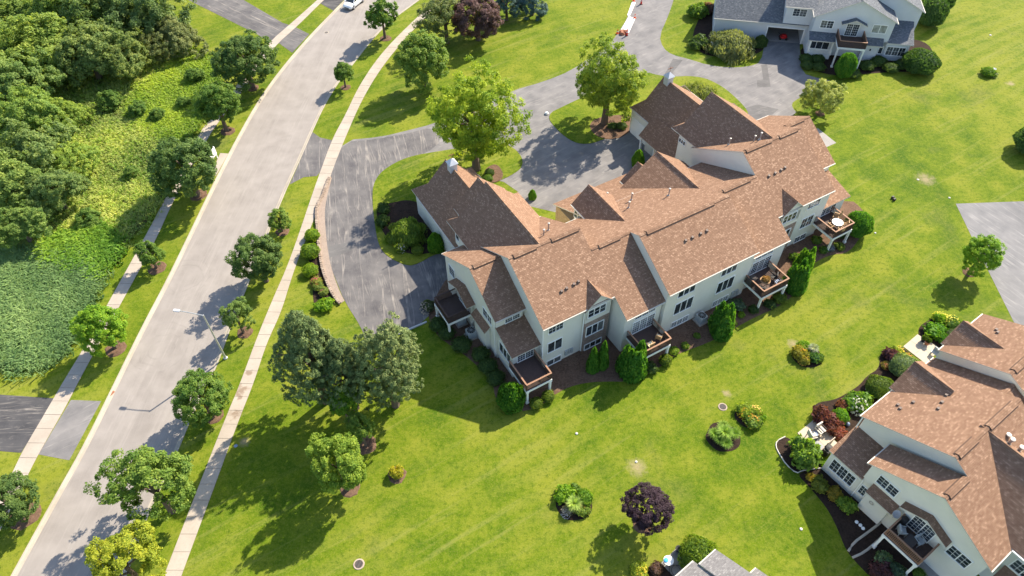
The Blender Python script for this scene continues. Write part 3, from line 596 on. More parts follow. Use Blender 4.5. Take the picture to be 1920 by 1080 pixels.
for a0, a1, b in ((-9.1, -6.15, 2.2), (16.25, 19.1, 2.27)):
    H1.body(a0, a1, b, 2.7, 6.4, 4.55); H1.body(a0, a1, b + .003, 2.7, 4.54, 0, m='brickwork')
    H1.window('-b', b, a0 + .3, a1 - .65, 5.35, 6.4, 3, (0, 1)); H1.window('-b', b, a0 + .3, a1 - .65, 2.4, 3.8, 3); H1.window('-b', b, a0 + .3, a1 - .65, .12, .9, 3)
# windows and doors along the rear
for z0, z1, n in ((5.4, 6.3, 2), (2.35, 3.85, 2), (.12, .92, 2)): H1.window('-b', 2.44, -13.15, -11.55, z0, z1, n, (1, 1) if z0 > 5 else (0, 0)); H1.window('-b', 2.55, 20.55, 22.3, z0, z1, n, (1, 1))
for a0, a1 in ((.3, 2.6), (5.85, 8.05)):
    H1.window('-b', -.16, a0, a1 - .2, 5.25, 6.2, 3 if a0 < 1 else 3); H1.window('-b', -.16, a0, a1, 2.55, 4.2, 3); H1.window('-b', -.16, a0 + .1, a1, .35, 1.15, 3, (1, 2), g='glass_pale')
for a0, a1 in ((-4.65, -2.0), (11.0, 13.6)):
    H1.window('-b', .2, a0, a1, 2.25, 4.0, 3, (2, 4), 'patio_door', g='glass_pale' if a0 < 0 else 'glass', sash=False); H1.window('-b', .2, a0 + .1, a1 - .1, 4.55, 4.95, 3, (2, 0), sash=False)
H1.window('-b', 6.0 - .1, -15.9, -14.3, 5.1, 5.85, 2, (2, 2)); H1.window('-b', 3.07, -16.2, -14.45, 2.25, 3.5, 2, (2, 3), 'patio_door', sash=False); H1.window('-b', 2.9, 24.2, 26.4, 2.25, 3.65, 3, (1, 3), 'patio_door', sash=False)
H1.window('-a', -16.75, 3.4, 5.5, 1.8, 3.2, 3); H1.window('-a', -16.75, 6.05, 6.7, 1.9, 3.2, 1); H1.window('-a', -16.93, 6.7, 8.4, 4.5, 5.6, 2, (1, 1)); H1.window('-a', -17.25, 11.3, 13.1, 2.25, 4.0, 2, (2, 4), 'patio_door', sash=False); H1.window('-a', -16.93, 14.6, 15.8, 3.6, 4.9, 1, (1, 2))
H1.window('-a', 15.9, 17.9, 19.0, 5.7, 6.2, 3, sash=False); H1.window('-a', -1.75, 14.0, 15.1, 5.0, 6.1, 2, (0, 1)); H1.window('-a', -14.6, 17.9, 18.6, 5.1, 5.9, 1)
H1.window('-a', 16.3, 20.0, 20.9, .9, 2.2, 1); 
gd = MB(); gd.box(16.93, 17.04, 24.7, 29.2, .02, 2.5); gd.build('garage_door', 'trim', H1.root)
H1.body(16.99, 17.1, 24.2, 29.5, 3.7)
for a, b, z in ((-13.85, 2.3, 6.6), (-5.6, .3, 5.3), (-9.2, 2.3, 6.4), (-17.0, 6.1, 6.0)): H1.downspout(a, b, .1, z)
# decks
H1.deck('-a', -17.25, 10.75, 13.9, 2.55, 2.2, top='rail_dark'); H1.deck('-b', 3.07, -17.15, -14.35, 3.3, 2.2); H1.deck('-b', .2, -5.25, -2.05, 2.95, 2.2)
H1.deck('-b', .2, 9.95, 13.55, 3.05, 2.2); H1.deck('-b', 2.9, 22.9, 25.9, 3.3, 2.2)
# cupolas on the garage ridges
for gg, a, b, z in ((g1, -10.94, 26.3, 7.7), (k1, 20.5, 27.4, 7.75)):
    c = MB(); c.box(a - .42, a + .42, b - .42, b + .42, z - .55, z + .75); c.face([(a - .55, b - .55, z + .75), (a + .55, b - .55, z + .75), (a, b, z + 1.35)]); c.face([(a + .55, b - .55, z + .75), (a + .55, b + .55, z + .75), (a, b, z + 1.35)]); c.face([(a + .55, b + .55, z + .75), (a - .55, b + .55, z + .75), (a, b, z + 1.35)]); c.face([(a - .55, b + .55, z + .75), (a - .55, b - .55, z + .75), (a, b, z + 1.35)]); c.box(a - .5, a + .5, b - .5, b + .5, z + .65, z + .745)
    cp = c.build('cupola', 'cupola_metal', gg); q = MB(); q.tube([(a, b, z + 1.3), (a, b, z + 2.1)], [.03, .02], 5); q.box(a - .35, a + .35, b - .015, b + .015, z + 1.75, z + 1.85); q.build('weathervane', 'rust', cp)

# ------------------------------------------------------------------ right-hand house, cut by the frame
H2 = House('duplex_house', (27.77, 30.04), R(35.3), label='cream duplex with brown shingle roof filling the lower right corner', cat='house')
s1 = H2.gable('a', -.3, 2.66, -13.45, 5.67, -8.15, 8.716, -2.66, 5.7, side_ov=.35)
H2.ridge_vent(s1, 'a', .1, 2.5, -8.15, 8.716, .55)
s2 = H2.gable('a', 2.662, 11.7, -13.45, 5.67, -6.7, 9.55, .42, 6.05, side_ov=.3)
H2.ridge_vent(s2, 'a', 3.0, 5.4, -6.7, 9.55, .48); H2.ridge_vent(s2, 'a', 7.2, 11.0, -6.7, 9.55, .48)
for a, b in ((5.3, -1.2), (5.6, -.85), (6.6, -1.5), (7.0, -3.2), (7.9, -3.0), (8.9, -2.8)): H2.box_vent(s2, a, b, 6.05 + .4915 * (.42 - b), -.49)
s3 = H2.gable('a', 14.0, 21.2, -11.2, 6.1, -4.9, 8.9, .55, 6.3, side_ov=.2)
H2.ridge_vent(s3, 'a', 14.6, 17.5, -4.9, 8.9, .48)
for a, b in ((19.0, -1.6), (19.35, -1.35)): H2.box_vent(s3, a, b, 6.3 + .477 * (.55 - b), -.48)
s4 = H2.gable('b', -40.0, -6.2, 2.45, 5.75, 6.95, 9.45, 11.45, 5.75, side_ov=.3, gut=(0, 0))
q = MB(); q.box(2.33, 2.44, -40, -13.5, 5.6, 5.72); q.build('gutter', 'trim', s4)
H2.pipe(s4, 7.9, -8.4, 8.7, .6, .12); H2.pipe(s4, 8.4, -8.0, 8.3, .6, .12); H2.pipe(s4, 8.2, -9.2, 8.4, .5, .12)
H2.gable('b', -3.0, .75, 7.0, 6.2, 9.4, 8.1, 11.8, 6.2, gut=(0, 0), base=3.0); H2.gable('b', -3.0, .9, 14.9, 6.3, 17.05, 8.0, 19.2, 6.3, gut=(0, 0), base=3.0)
H2.gable('a', 11.7, 14.1, -11.5, 5.3, -5.6, 8.1, .5, 5.1, side_ov=.1)
H2.shed([(-.22, .35, 3.25), (-.22, -3.05, 3.25), (2.96, -3.05, 4.35), (2.96, .35, 4.35)]); H2.body(0, 3.0, -3.0, .1, 3.15)
H2.shed([(-.75, -3.85, 3.05), (-.75, -6.35, 3.05), (.2, -6.35, 3.75), (.2, -3.85, 3.75)]); H2.body(-.38, .2, -6.05, -4.0, 3.05)
H2.gable('a', -.75, .2, -10.5, 4.7, -8.4, 5.7, -6.4, 4.7, wall=False, cap=False, gut=(0, 0)); H2.body(-.1, .2, -10.0, -6.9, 4.8)
H2.window('-a', 0, -2.6, -.35, 1.05, 2.55, 3, (1, 2)); H2.window('-a', .05, -3.85, -3.3, 1.2, 2.4, 1, (1, 2)); H2.window('-a', .05, -5.6, -3.9, 4.1, 5.2, 2, (1, 2)); H2.window('-a', -.1, -9.4, -7.6, 2.65, 4.55, 2, (2, 4), 'patio_door', sash=False)
H2.window('-a', .05, -12.3, -10.7, 3.2, 4.5, 2, (1, 2)); H2.window('-a', 2.75, -16.6, -14.2, 3.6, 4.9, 3, (1, 2)); H2.window('-a', 2.75, -20.6, -18.2, 3.6, 4.9, 3, (1, 2)); H2.shed([(1.6, -14.0, 2.5), (1.6, -17.5, 2.5), (2.75, -17.5, 3.3), (2.75, -14.0, 3.3)])
H2.deck('-a', -.1, -10.1, -6.95, 2.2, 2.6, floor='deck_wood', top='rail_wood', dark='rail_wood')
wr = MB(); wr.lathe([(.16, 0), (.22, .04), (.16, .08), (.11, .04), (.16, 0)], 12); w_ = wr.build('door_wreath', 'log', H2.root); w_.rotation_euler = (0, R(90), 0); w_.location = (-.46, -4.7, 1.9)
H2.downspout(2.8, .25, .1, 5.9); H2.downspout(-.02, -3.12, .1, 3.1)

# ------------------------------------------------------------------ grey house at the top right
H3 = House('grey_house', (59.0, 96.26), R(-11), roof='shingle_grey', wall='siding_grey', label='pale grey two storey house with slate grey roof and open garage, top right', cat='house')
t1 = H3.gable('a', -28.5, -13.9, 2.25, 3.15, 6.6, 6.6, 11.0, 3.15, wall=False)
H3.body(-28.1, -20.15, 2.5, 10.6, 3.1); H3.body(-14.75, -14.2, 2.5, 10.6, 3.1); H3.body(-20.15, -14.75, 2.5, 2.9, 3.1, 2.35); H3.body(-20.15, -14.75, 9.2, 10.6, 3.1)
go = MB(); go.box(-20.14, -14.76, 2.6, 9.19, .02, .05); go.build('garage_floor', 'patio_grey', H3.root)
gs = MB(); gs.box(-20.25, -20.1, 2.42, 2.5, 0, 2.45); gs.box(-14.8, -14.65, 2.42, 2.5, 0, 2.45); gs.box(-20.25, -14.65, 2.41, 2.499, 2.35, 2.52); gs.build('garage_frame', 'trim', H3.root)
t2 = H3.gable('a', -18.6, -13.9, 1.9, 6.1, 6.5, 8.6, 11.0, 6.1, side_ov=.35, base=3.3); 
t3 = H3.gable('b', -.3, 12.0, -14.6, 6.0, -8.75, 8.9, -2.9, 6.0, side_ov=.3)
t4 = H3.gable('b', 3.3, 13.0, -8.5, 6.2, -3.6, 8.7, 1.3, 6.2, side_ov=.3)
H3.shed([(-3.3, -.3, 2.9), (.45, -.3, 2.9), (.45, 3.7, 4.6), (-3.3, 3.7, 4.6)]); H3.body(-4.1, .1, 0, 4.0, 2.85)
H3.shed([(-7.0, -.95, 2.6), (-3.9, -.95, 2.6), (-3.9, .0, 3.4), (-7.0, .0, 3.4)]); H3.body(-6.6, -4.35, -.7, .1, 2.55)
H3.gable('b', -.95, .1, -10.6, 5.45, -8.8, 6.25, -7.0, 5.45, wall=False, cap=False, gut=(0, 0))
H3.deck('-b', 0, -10.75, -6.95, 3.4, 3.35, top='rail_wood', dark='deck_wood', floor='deck_wood')
H3.window('-b', 0, -9.6, -7.9, 3.4, 5.2, 2, (2, 4), 'patio_door', sash=False); H3.window('-b', 0, -13.3, -11.6, 4.3, 5.4, 2, (1, 2)); H3.window('-b', 0, -6.0, -4.1, 4.2, 5.4, 2, g='glass_pale'); H3.window('-b', 2.22, -17.2, -15.3, 4.6, 5.7, 2, (1, 2))
H3.window('-b', 0, -2.9, -.35, .9, 2.2, 3, (1, 1)); H3.window('-b', 0, -4.0, -3.5, 1.0, 2.1, 1)
pw = MB(); pw.box(-14.25, -10.9, -1.3, -.01, 0, .7); pw.build('porch', 'trim', H3.root)
lt = MB()
for i in range(16): lt.box(-14.2 + i * .22, -14.1 + i * .22, -1.32, -1.27, .7, 1.5)
lt.box(-14.25, -10.9, -1.34, -1.25, 1.5, 1.6); lt.build('porch_rail', 'trim', H3.root)
for a in (-14.15, -11.0): boxobj('porch_post', 'trim', (.2, .2, 2.4), (a, -1.2, 1.9), H3.root)
H3.shed([(-14.6, -1.7, 3.05), (-10.8, -1.7, 3.05), (-10.8, .0, 3.6), (-14.6, .0, 3.6)]); H3.window('-b', 0, -13.9, -11.2, .9, 2.7, 3)
ln = MB(); ln.lathe([(.0, 0), (.09, .02), (.11, .25), (.03, .32)], 8, (-5.4, -.78, 1.7)); ln.build('wall_lantern', 'black', H3.root)

# ------------------------------------------------------------------ roofs at the bottom edge
H4 = House('bungalow', (15.55, 21.12, 4.6), R(37), roof='shingle_pale', label='house with pale grey shingle roof cut off by the bottom edge', cat='house')
H4.gable('a', -1.85, .0, -9.0, 4.6, -4.6, 7.0, .0, 4.6); H4.gable('a', -5.0, -1.86, -9.5, 4.3, -4.6, 6.7, .5, 4.2); H4.gable('a', .01, 1.45, -9.2, 4.4, -6.0, 6.0, -2.8, 4.4)

# ------------------------------------------------------------------ vegetation
FOL = 2.05
def npmesh(name, V, F, tint, m):
    me = bpy.data.meshes.new(name); n = len(F); k = F.shape[1]
    me.vertices.add(len(V)); me.vertices.foreach_set('co', V.astype(np.float32).ravel())
    me.loops.add(n * k); me.loops.foreach_set('vertex_index', F.astype(np.int32).ravel())
    me.polygons.add(n); me.polygons.foreach_set('loop_start', np.arange(0, n * k, k, dtype=np.int32)); me.polygons.foreach_set('loop_total', np.full(n, k, dtype=np.int32))
    a = me.attributes.new('tint', 'FLOAT', 'FACE'); a.data.foreach_set('value', tint.astype(np.float32))
    me.materials.append(M[m]); me.update(calc_edges=True); me.validate(); return me
def leaves(P, N, size, aspect, rng, droop=None):
    """one small quad per leaf spray: centre P, facing N"""
    n = len(P); N = N / (np.linalg.norm(N, axis=1, keepdims=True) + 1e-9)
    r = rng.normal(size=(n, 3)) if droop is None else droop
    t = np.cross(N, r); t /= (np.linalg.norm(t, axis=1, keepdims=True) + 1e-9); b = np.cross(N, t)
    s = size[:, None]; T = t * s * aspect; B = b * s
    V = np.stack([P - T * .55 - B, P + T * .75 - B * .25, P + T * .45 + B, P - T * .8 + B * .35], 1).reshape(-1, 3)
    return V, np.arange(n * 4).reshape(-1, 4)
def unit(rng, n):
    v = rng.normal(size=(n, 3)); return v / np.linalg.norm(v, axis=1, keepdims=True)
def crown_mesh(name, seed, clumps, per, leaf_s, hz=0.85, lump=0.34, rough=0.25, shell=0.6, m='leaf', aspect=0.62, gaps=0.0, low=-0.75, taper=0.0):
    """unit crown: leaf sprays gathered in clumps through an uneven ellipsoid"""
    rng = np.random.default_rng(seed); d = unit(rng, clumps * 3); d = d[d[:, 2] > low][:clumps]
    k = rng.normal(size=(5, 3)) * 1.8; ph = rng.uniform(0, 6.28, 5)
    w = sum(np.sin(d @ k[i] * 1.4 + ph[i]) for i in range(5)) / 5
    rad = (shell + (1 - shell) * rng.uniform(0, 1, len(d)) ** .5) * (1 - lump * .62) * (1 + rough * w)
    C = d * rad[:, None]; C[:, 2] *= hz
    if taper: f = 1 - taper * np.clip((C[:, 2] / hz + .2), 0, 1); C[:, 0] *= f; C[:, 1] *= f
    Ps = []; Ns = []; Ts = []
    for c, dd in zip(C, d):
        lr = lump * rng.uniform(.62, 1.15); n = int(per * rng.uniform(.7, 1.25))
        u = unit(rng, n); u = np.where(((u * dd).sum(1) < -.35)[:, None], -u, u)
        p = c + u * (lr * rng.uniform(.45, 1.05, n)[:, None]) * np.array([1, 1, .78]); Ps.append(p)
        Ns.append(u * .5 + dd * .35 + np.array([0, 0, .8]) + rng.normal(size=(n, 3)) * .55)
        Ts.append(np.clip(rng.normal(.5, .17) + rng.normal(0, .2, n), 0, 1))
    P = np.concatenate(Ps); N = np.concatenate(Ns); T = np.concatenate(Ts)
    if gaps:
        kk = sum(np.sin(P @ (k[i] * 1.9) + ph[i]) for i in range(5)); keep = kk > np.quantile(kk, gaps); P, N, T = P[keep], N[keep], T[keep]
    V, F = leaves(P, N, leaf_s * rng.uniform(.6, 1.3, len(P)), aspect, rng)
    return npmesh(name, V, F, T, m)
def trunk_mesh(name, seed, limbs=6, base=-2.0, r=0.085, spread=.55, top=.45):
    """unit trunk to go with a unit crown: runs from z=base to inside the crown"""
    rng = random.Random(seed); mb = MB()
    mb.tube([(0, 0, base), (.01, .0, base * .6), (-.01, .015, base * .25), (0, 0, .1), (.02, -.01, top)], [r * 1.35, r, r * .85, r * .6, r * .2], 7)
    for i in range(limbs):
        a = 6.283 * i / limbs + rng.uniform(-.3, .3); z0 = rng.uniform(-.75, .0); l = spread * rng.uniform(.8, 1.2)
        mb.tube([(0, 0, z0), (math.cos(a) * l * .45, math.sin(a) * l * .45, z0 + .3), (math.cos(a) * l, math.sin(a) * l, z0 + .62)], [r * .5, r * .34, r * .12], 5)
    o = mb.build(name, 'bark'); me = o.data; bpy.data.objects.remove(o); return me
CR = {'maple': [crown_mesh('maple_crown', 11 + i, 340, 92, .036, 1.0, .155, .46, .40, gaps=.06) for i in range(4)],
      'small': [crown_mesh('small_crown', 21 + i, 150, 80, .055, 1.0, .22, .55, .38, gaps=.05) for i in range(3)],
      'open': [crown_mesh('open_crown', 31 + i, 270, 100, .034, 1.0, .16, .7, .28, gaps=.18) for i in range(2)],
      'wood': [crown_mesh('wood_crown', 51 + i, 460, 80, .032, .85, .135, .8, .32, low=-.5) for i in range(4)],
      'locust': [crown_mesh('locust_crown', 61 + i, 480, 84, .031, 1.0, .13, .62, .28, aspect=.45, low=-.9) for i in range(2)],
      'tall': [crown_mesh('tall_crown', 67, 170, 60, .062, 1.0, .19, .6, .33, gaps=.08)],
      'pine': [crown_mesh('pine_crown', 71 + i, 900, 50, .026, 1.0, .075, .5, .22, 'needle', .42, low=-.97, taper=.4) for i in range(2)],
      'spruce': [crown_mesh('spruce_crown', 77, 160, 60, .08, 1.5, .18, .2, .5, 'needle', .25, taper=.75)]}
TRK = [trunk_mesh('trunk', 5 + i) for i in range(3)]
def tree(name, geo, kind, var, col, label, cat='tree', group=None, hs=1.0, trunk=True, rz=None, z0=0.0, ring=0.0, ringmat='mulch'):
    x, y, zc, r = geo; rnd = random.Random(int(abs(x) * 977 + abs(y) * 131))
    t = empty(name, (x, y, z0), 0, label=label, cat=cat, group=group)
    c = link(bpy.data.objects.new('crown', CR[kind][var % len(CR[kind])]), t); c.location = (0, 0, max(zc - z0, .3)); c.scale = (r * rnd.uniform(.96, 1.06), r * rnd.uniform(.96, 1.06), r * hs)
    c.rotation_euler = (0, 0, rz if rz is not None else rnd.uniform(0, 6.28)); c.color = (*[v * FOL for v in col], 1)
    if trunk:
        k = link(bpy.data.objects.new('trunk', TRK[var % 3]), t); k.location = (0, 0, max(zc - z0, .3)); k.scale = (r, r, max(zc - z0, .3) / 2.0 * 1.02); k.rotation_euler = (0, 0, rnd.uniform(0, 6.28))
    return t
def mulch_ring(p, r, m='mulch'):
    """low mound of mulch, an uneven dish of bark round a trunk"""
    rnd = random.Random(int(p[0] * 31 + p[1] * 17)); mb = MB(); n = 18; rr = [r * rnd.uniform(.9, 1.08) for _ in range(n)]
    rings = [[(p[0] + math.cos(6.283 * i / n) * rr[i] * f, p[1] + math.sin(6.283 * i / n) * rr[i] * f, z) for i in range(n)] for f, z in ((1, .0), (.9, .05), (.5, .10), (.2, .06))]
    for A, B in zip(rings, rings[1:]):
        for i in range(n): mb.face([A[i], A[(i + 1) % n], B[(i + 1) % n], B[i]])
    mb.face(rings[-1]); return mb.build('mulch_ring', m, kind='structure', smooth=True)
DK, MG, BG, YG, LG = (0.054, 0.088, 0.022), (0.064, 0.108, 0.018), (0.092, 0.160, 0.012), (0.150, 0.190, 0.014), (0.085, 0.128, 0.022)
SL, SR = 'street trees on the far verge', 'street trees on the near verge'
trees = [
 ('street_tree', (-37.48, 91.29, 4.15, 4), 'maple', 0, DK, 'tallest dark green maple of the far verge, beside the upper driveway', SL),
 ('street_tree', (-38.67, 80.91, 4.05, 2.89), 'maple', 1, MG, 'round maple on the far verge, next below the tallest one', SL),
 ('street_tree', (-38.93, 67.71, 4.65, 3.95), 'maple', 2, DK, 'broad dark maple hiding the far pavement beside the white board', SL),
 ('street_tree', (-40.19, 55.51, 2.4, 1.42), 'small', 0, MG, 'smallest young tree on the far verge, in a round mulch bed', SL),
 ('street_tree', (-40.93, 44.4, 3.4, 2.28), 'maple', 1, BG, 'bright green round tree on the far verge across from the street lamp', SL),
 ('street_tree', (-42.49, 26.27, 3, 2.05), 'maple', 0, DK, 'dark maple cut by the left edge beside the far pavement', SL),
 ('street_tree', (-19.61, 104.33, 3.8, 2.38), 'tall', 0, MG, 'tall narrow tree on the near verge beside the white car', SR),
 ('street_tree', (-23.9, 90.92, 2.75, 1.52), 'small', 1, MG, 'little lollipop tree on the near verge above the lane entrance', SR),
 ('street_tree', (-27.09, 61.24, 1.9, 1.3), 'small', 0, LG, 'tiny tree on the near verge beside the row of clipped shrubs', SR),
 ('street_tree', (-27.3, 53.4, 3.7, 2.58), 'maple', 2, DK, 'full dark green tree on the near verge throwing shade on the road', SR),
 ('street_tree', (-28.14, 46.18, 2.85, 1.57), 'open', 0, (0.075, 0.115, 0.028), 'thin pale green tree beside the street lamp', SR),
 ('street_tree', (-28.65, 36.01, 3.55, 2.25), 'maple', 0, MG, 'round green tree on the near verge below the street lamp', SR),
 ('street_tree', (-29.72, 26.72, 5.15, 3.14), 'open', 1, LG, 'large loose crowned tree leaning over the road near the bottom', SR),
 ('street_tree', (-29.56, 20.12, 5.4, 2.66), 'open', 0, (0.135, 0.155, 0.014), 'yellow green tree cut by the bottom edge at the road', SR),
 ('shade_tree', (-12.09, 90.45, 4.65, 3.66), 'maple', 1, LG, 'round multi-stemmed tree on the lawn above the lane', None),
 ('shade_tree', (-9.79, 102.89, 4.2, 3.56), 'open', 1, (0.085, 0.105, 0.035), 'grey green bushy tree at the top beside the purple one', None),
 ('purple_tree', (-4.89, 103.59, 3.85, 3.91), 'maple', 2, (0.070, 0.042, 0.040), 'dull purple leaved tree at the top edge', None),
 ('spruce_tree', (-0.44, 109.54, 2.75, 2.55), 'spruce', 0, (0.035, 0.062, 0.050), 'dark blue spruce at the top edge next to the purple tree', None),
 ('spruce_tree', (3.76, 111.17, 2.55, 2.75), 'spruce', 0, (0.040, 0.070, 0.060), 'rightmost dark blue spruce at the top edge', None),
 ('shade_tree', (-4.44, 72.21, 7.6, 5.14), 'locust', 0, (0.125, 0.170, 0.013), 'big yellow green tree between the lane and the left garage', None),
 ('shade_tree', (12.85, 81.64, 6.85, 4.64), 'locust', 1, (0.120, 0.160, 0.018), 'tall yellow green tree on the grass island by the right garage', None),
 ('ornamental_tree', (42.85, 83.35, 2.7, 2.68), 'open', 0, (0.16, 0.18, 0.045), 'small pale yellow tree at the right end of the townhouse row', None),
 ('shade_tree', (50.96, 53.57, 3.1, 2.02), 'maple', 1, BG, 'lone green tree beside the car park at right', None),
 ('pine_tree', (-18.12, 37.73, 7.95, 3.98), 'pine', 0, (0.064, 0.088, 0.030), 'left pine of the group beside the drive end', None),
 ('pine_tree', (-11.34, 37.18, 6.85, 3.72), 'pine', 1, (0.078, 0.100, 0.034), 'right pine of the group nearest the townhouse row', None),
 ('pine_tree', (-15.12, 36.92, 6.35, 3.16), 'pine', 0, (0.060, 0.084, 0.029), 'middle pine of the group, half hidden between two others', None),
 ('lawn_tree', (-15.56, 35.35, 4.2, 1.59), 'small', 1, BG, 'bright green young tree in front of the pines', None),
 ('lawn_tree', (-13.68, 32.85, 3.6, 1.23), 'small', 0, LG, 'grey green young tree in a mulch ring below the pines', None),
 ('lawn_tree', (-14.75, 28.54, 4.7, 2.19), 'maple', 2, (0.105, 0.150, 0.020), 'yellow green tree on the lawn casting a long shadow', None),
 ('purple_tree', (11.06, 25.35, 2.9, 1.85), 'maple', 0, (0.030, 0.018, 0.024), 'black purple leaved tree alone on the lower lawn', None)]
for nm, geo, kind, var, col, lab, grp in trees:
    low = {'pine': .1, 'locust': .6, 'small': .9, 'tall': 1.2, 'spruce': .3}.get(kind, .75)
    hs = min(max((geo[2] - low) / geo[3], .92), 1.75 if kind == 'tall' else (1.5 if 'long shadow' in lab else (1.5 if kind == 'pine' else 1.2 if kind == 'locust' else 1.08)))
    if kind == 'spruce': hs = .9
    tree(nm, geo, kind, var, col, lab, group=grp, hs=0.78 if 'black purple' in lab else hs)
for p, r in (((-37.42, 91.02), .9), ((-38.5, 80.79), 1.0), ((-38.89, 67.81), 1.1), ((-40.22, 55.59), 1.05), ((-40.88, 44.27), 1.1), ((-42.48, 26.46), 1.3), ((-19.53, 104.33), .95), ((-23.9, 90.92), .75), ((-27.09, 61.24), .85), ((-28.05, 46.25), .85), ((-28.59, 36.19), .9), ((42.85, 83.35), .8), ((50.99, 53.65), .75), ((-13.69, 32.9), 1.0), ((-14.58, 28.69), .9), ((-10.48, 29.93), .85), ((11, 25.16), .9)):
    mulch_ring(p, r)

# woodland in the top left corner
WOOD = [
 ((-78.24, 107.36, 3.15, 5.19), (0.045, 0.08, 0.022), 'deep green woodland tree in the far top left corner'),
 ((-70.82, 108.04, 3.8, 5.52), (0.055, 0.092, 0.022), 'woodland tree touching the top edge, second from the left'),
 ((-63.18, 107.07, 3.5, 5.84), (0.04, 0.072, 0.024), 'woodland tree touching the top edge, third from the left'),
 ((-55.72, 103.73, 3.15, 5.9), (0.036, 0.066, 0.026), 'wide dark woodland tree near the top edge beside the mown strip'),
 ((-50.69, 100.86, 2.35, 3.4), (0.045, 0.065, 0.03), 'rightmost low tree of the woodland at its dark tip'),
 ((-67.26, 94.99, 4.05, 5.72), (0.055, 0.09, 0.022), 'bright topped woodland tree in the middle of the upper mass'),
 ((-60.61, 93.75, 3.5, 4.62), (0.05, 0.08, 0.028), 'grey green woodland tree overhanging the meadow'),
 ((-55.62, 93.95, 2.9, 3.56), (0.048, 0.076, 0.026), 'woodland tree at the meadow edge under the dark tip'),
 ((-68.92, 86.95, 3.8, 4.56), (0.045, 0.08, 0.026), 'woodland tree on the left edge above the meadow arm'),
 ((-66.65, 78.44, 2.25, 3.65), (0.06, 0.1, 0.024), 'small woodland tree on the left edge halfway down the meadow'),
 ((-62.94, 80.7, 3.25, 3.54), (0.055, 0.095, 0.024), 'woodland tree reaching into the meadow from the left mass'),
 ((-59.38, 71.77, 3.35, 4.25), (0.046, 0.078, 0.028), 'largest tree of the lower woodland mass'),
 ((-55.67, 71.71, 2.5, 2.54), (0.065, 0.105, 0.024), 'small light tree on the right of the lower woodland mass'),
 ((-54.37, 65.51, 3.3, 3.17), (0.04, 0.072, 0.026), 'lowest dark tree of the woodland facing the pavement'),
 ((-59.82, 65.3, 3.2, 3.93), (0.05, 0.084, 0.024), 'woodland tree on the left edge of the lower mass'),
 ((-56.15, 59.78, 2.75, 2.68), (0.044, 0.08, 0.024), 'lowest small tree of the woodland on the left'),
 ((-60.46, 82.34, 2.05, 2.46), (0.062, 0.1, 0.022), 'small tree between the two woodland masses'),
 ((-75.12, 96.56, 3.2, 4.71), (0.042, 0.076, 0.024), 'woodland tree cut by the left edge near the top'),
]
for i, (geo, col, lab) in enumerate(WOOD): tree('woodland_tree', geo, 'wood', i, (col[0] * 1.75 + .012, col[1] * 1.65, col[2] * 1.3), lab, group='woodland trees in the upper left corner')

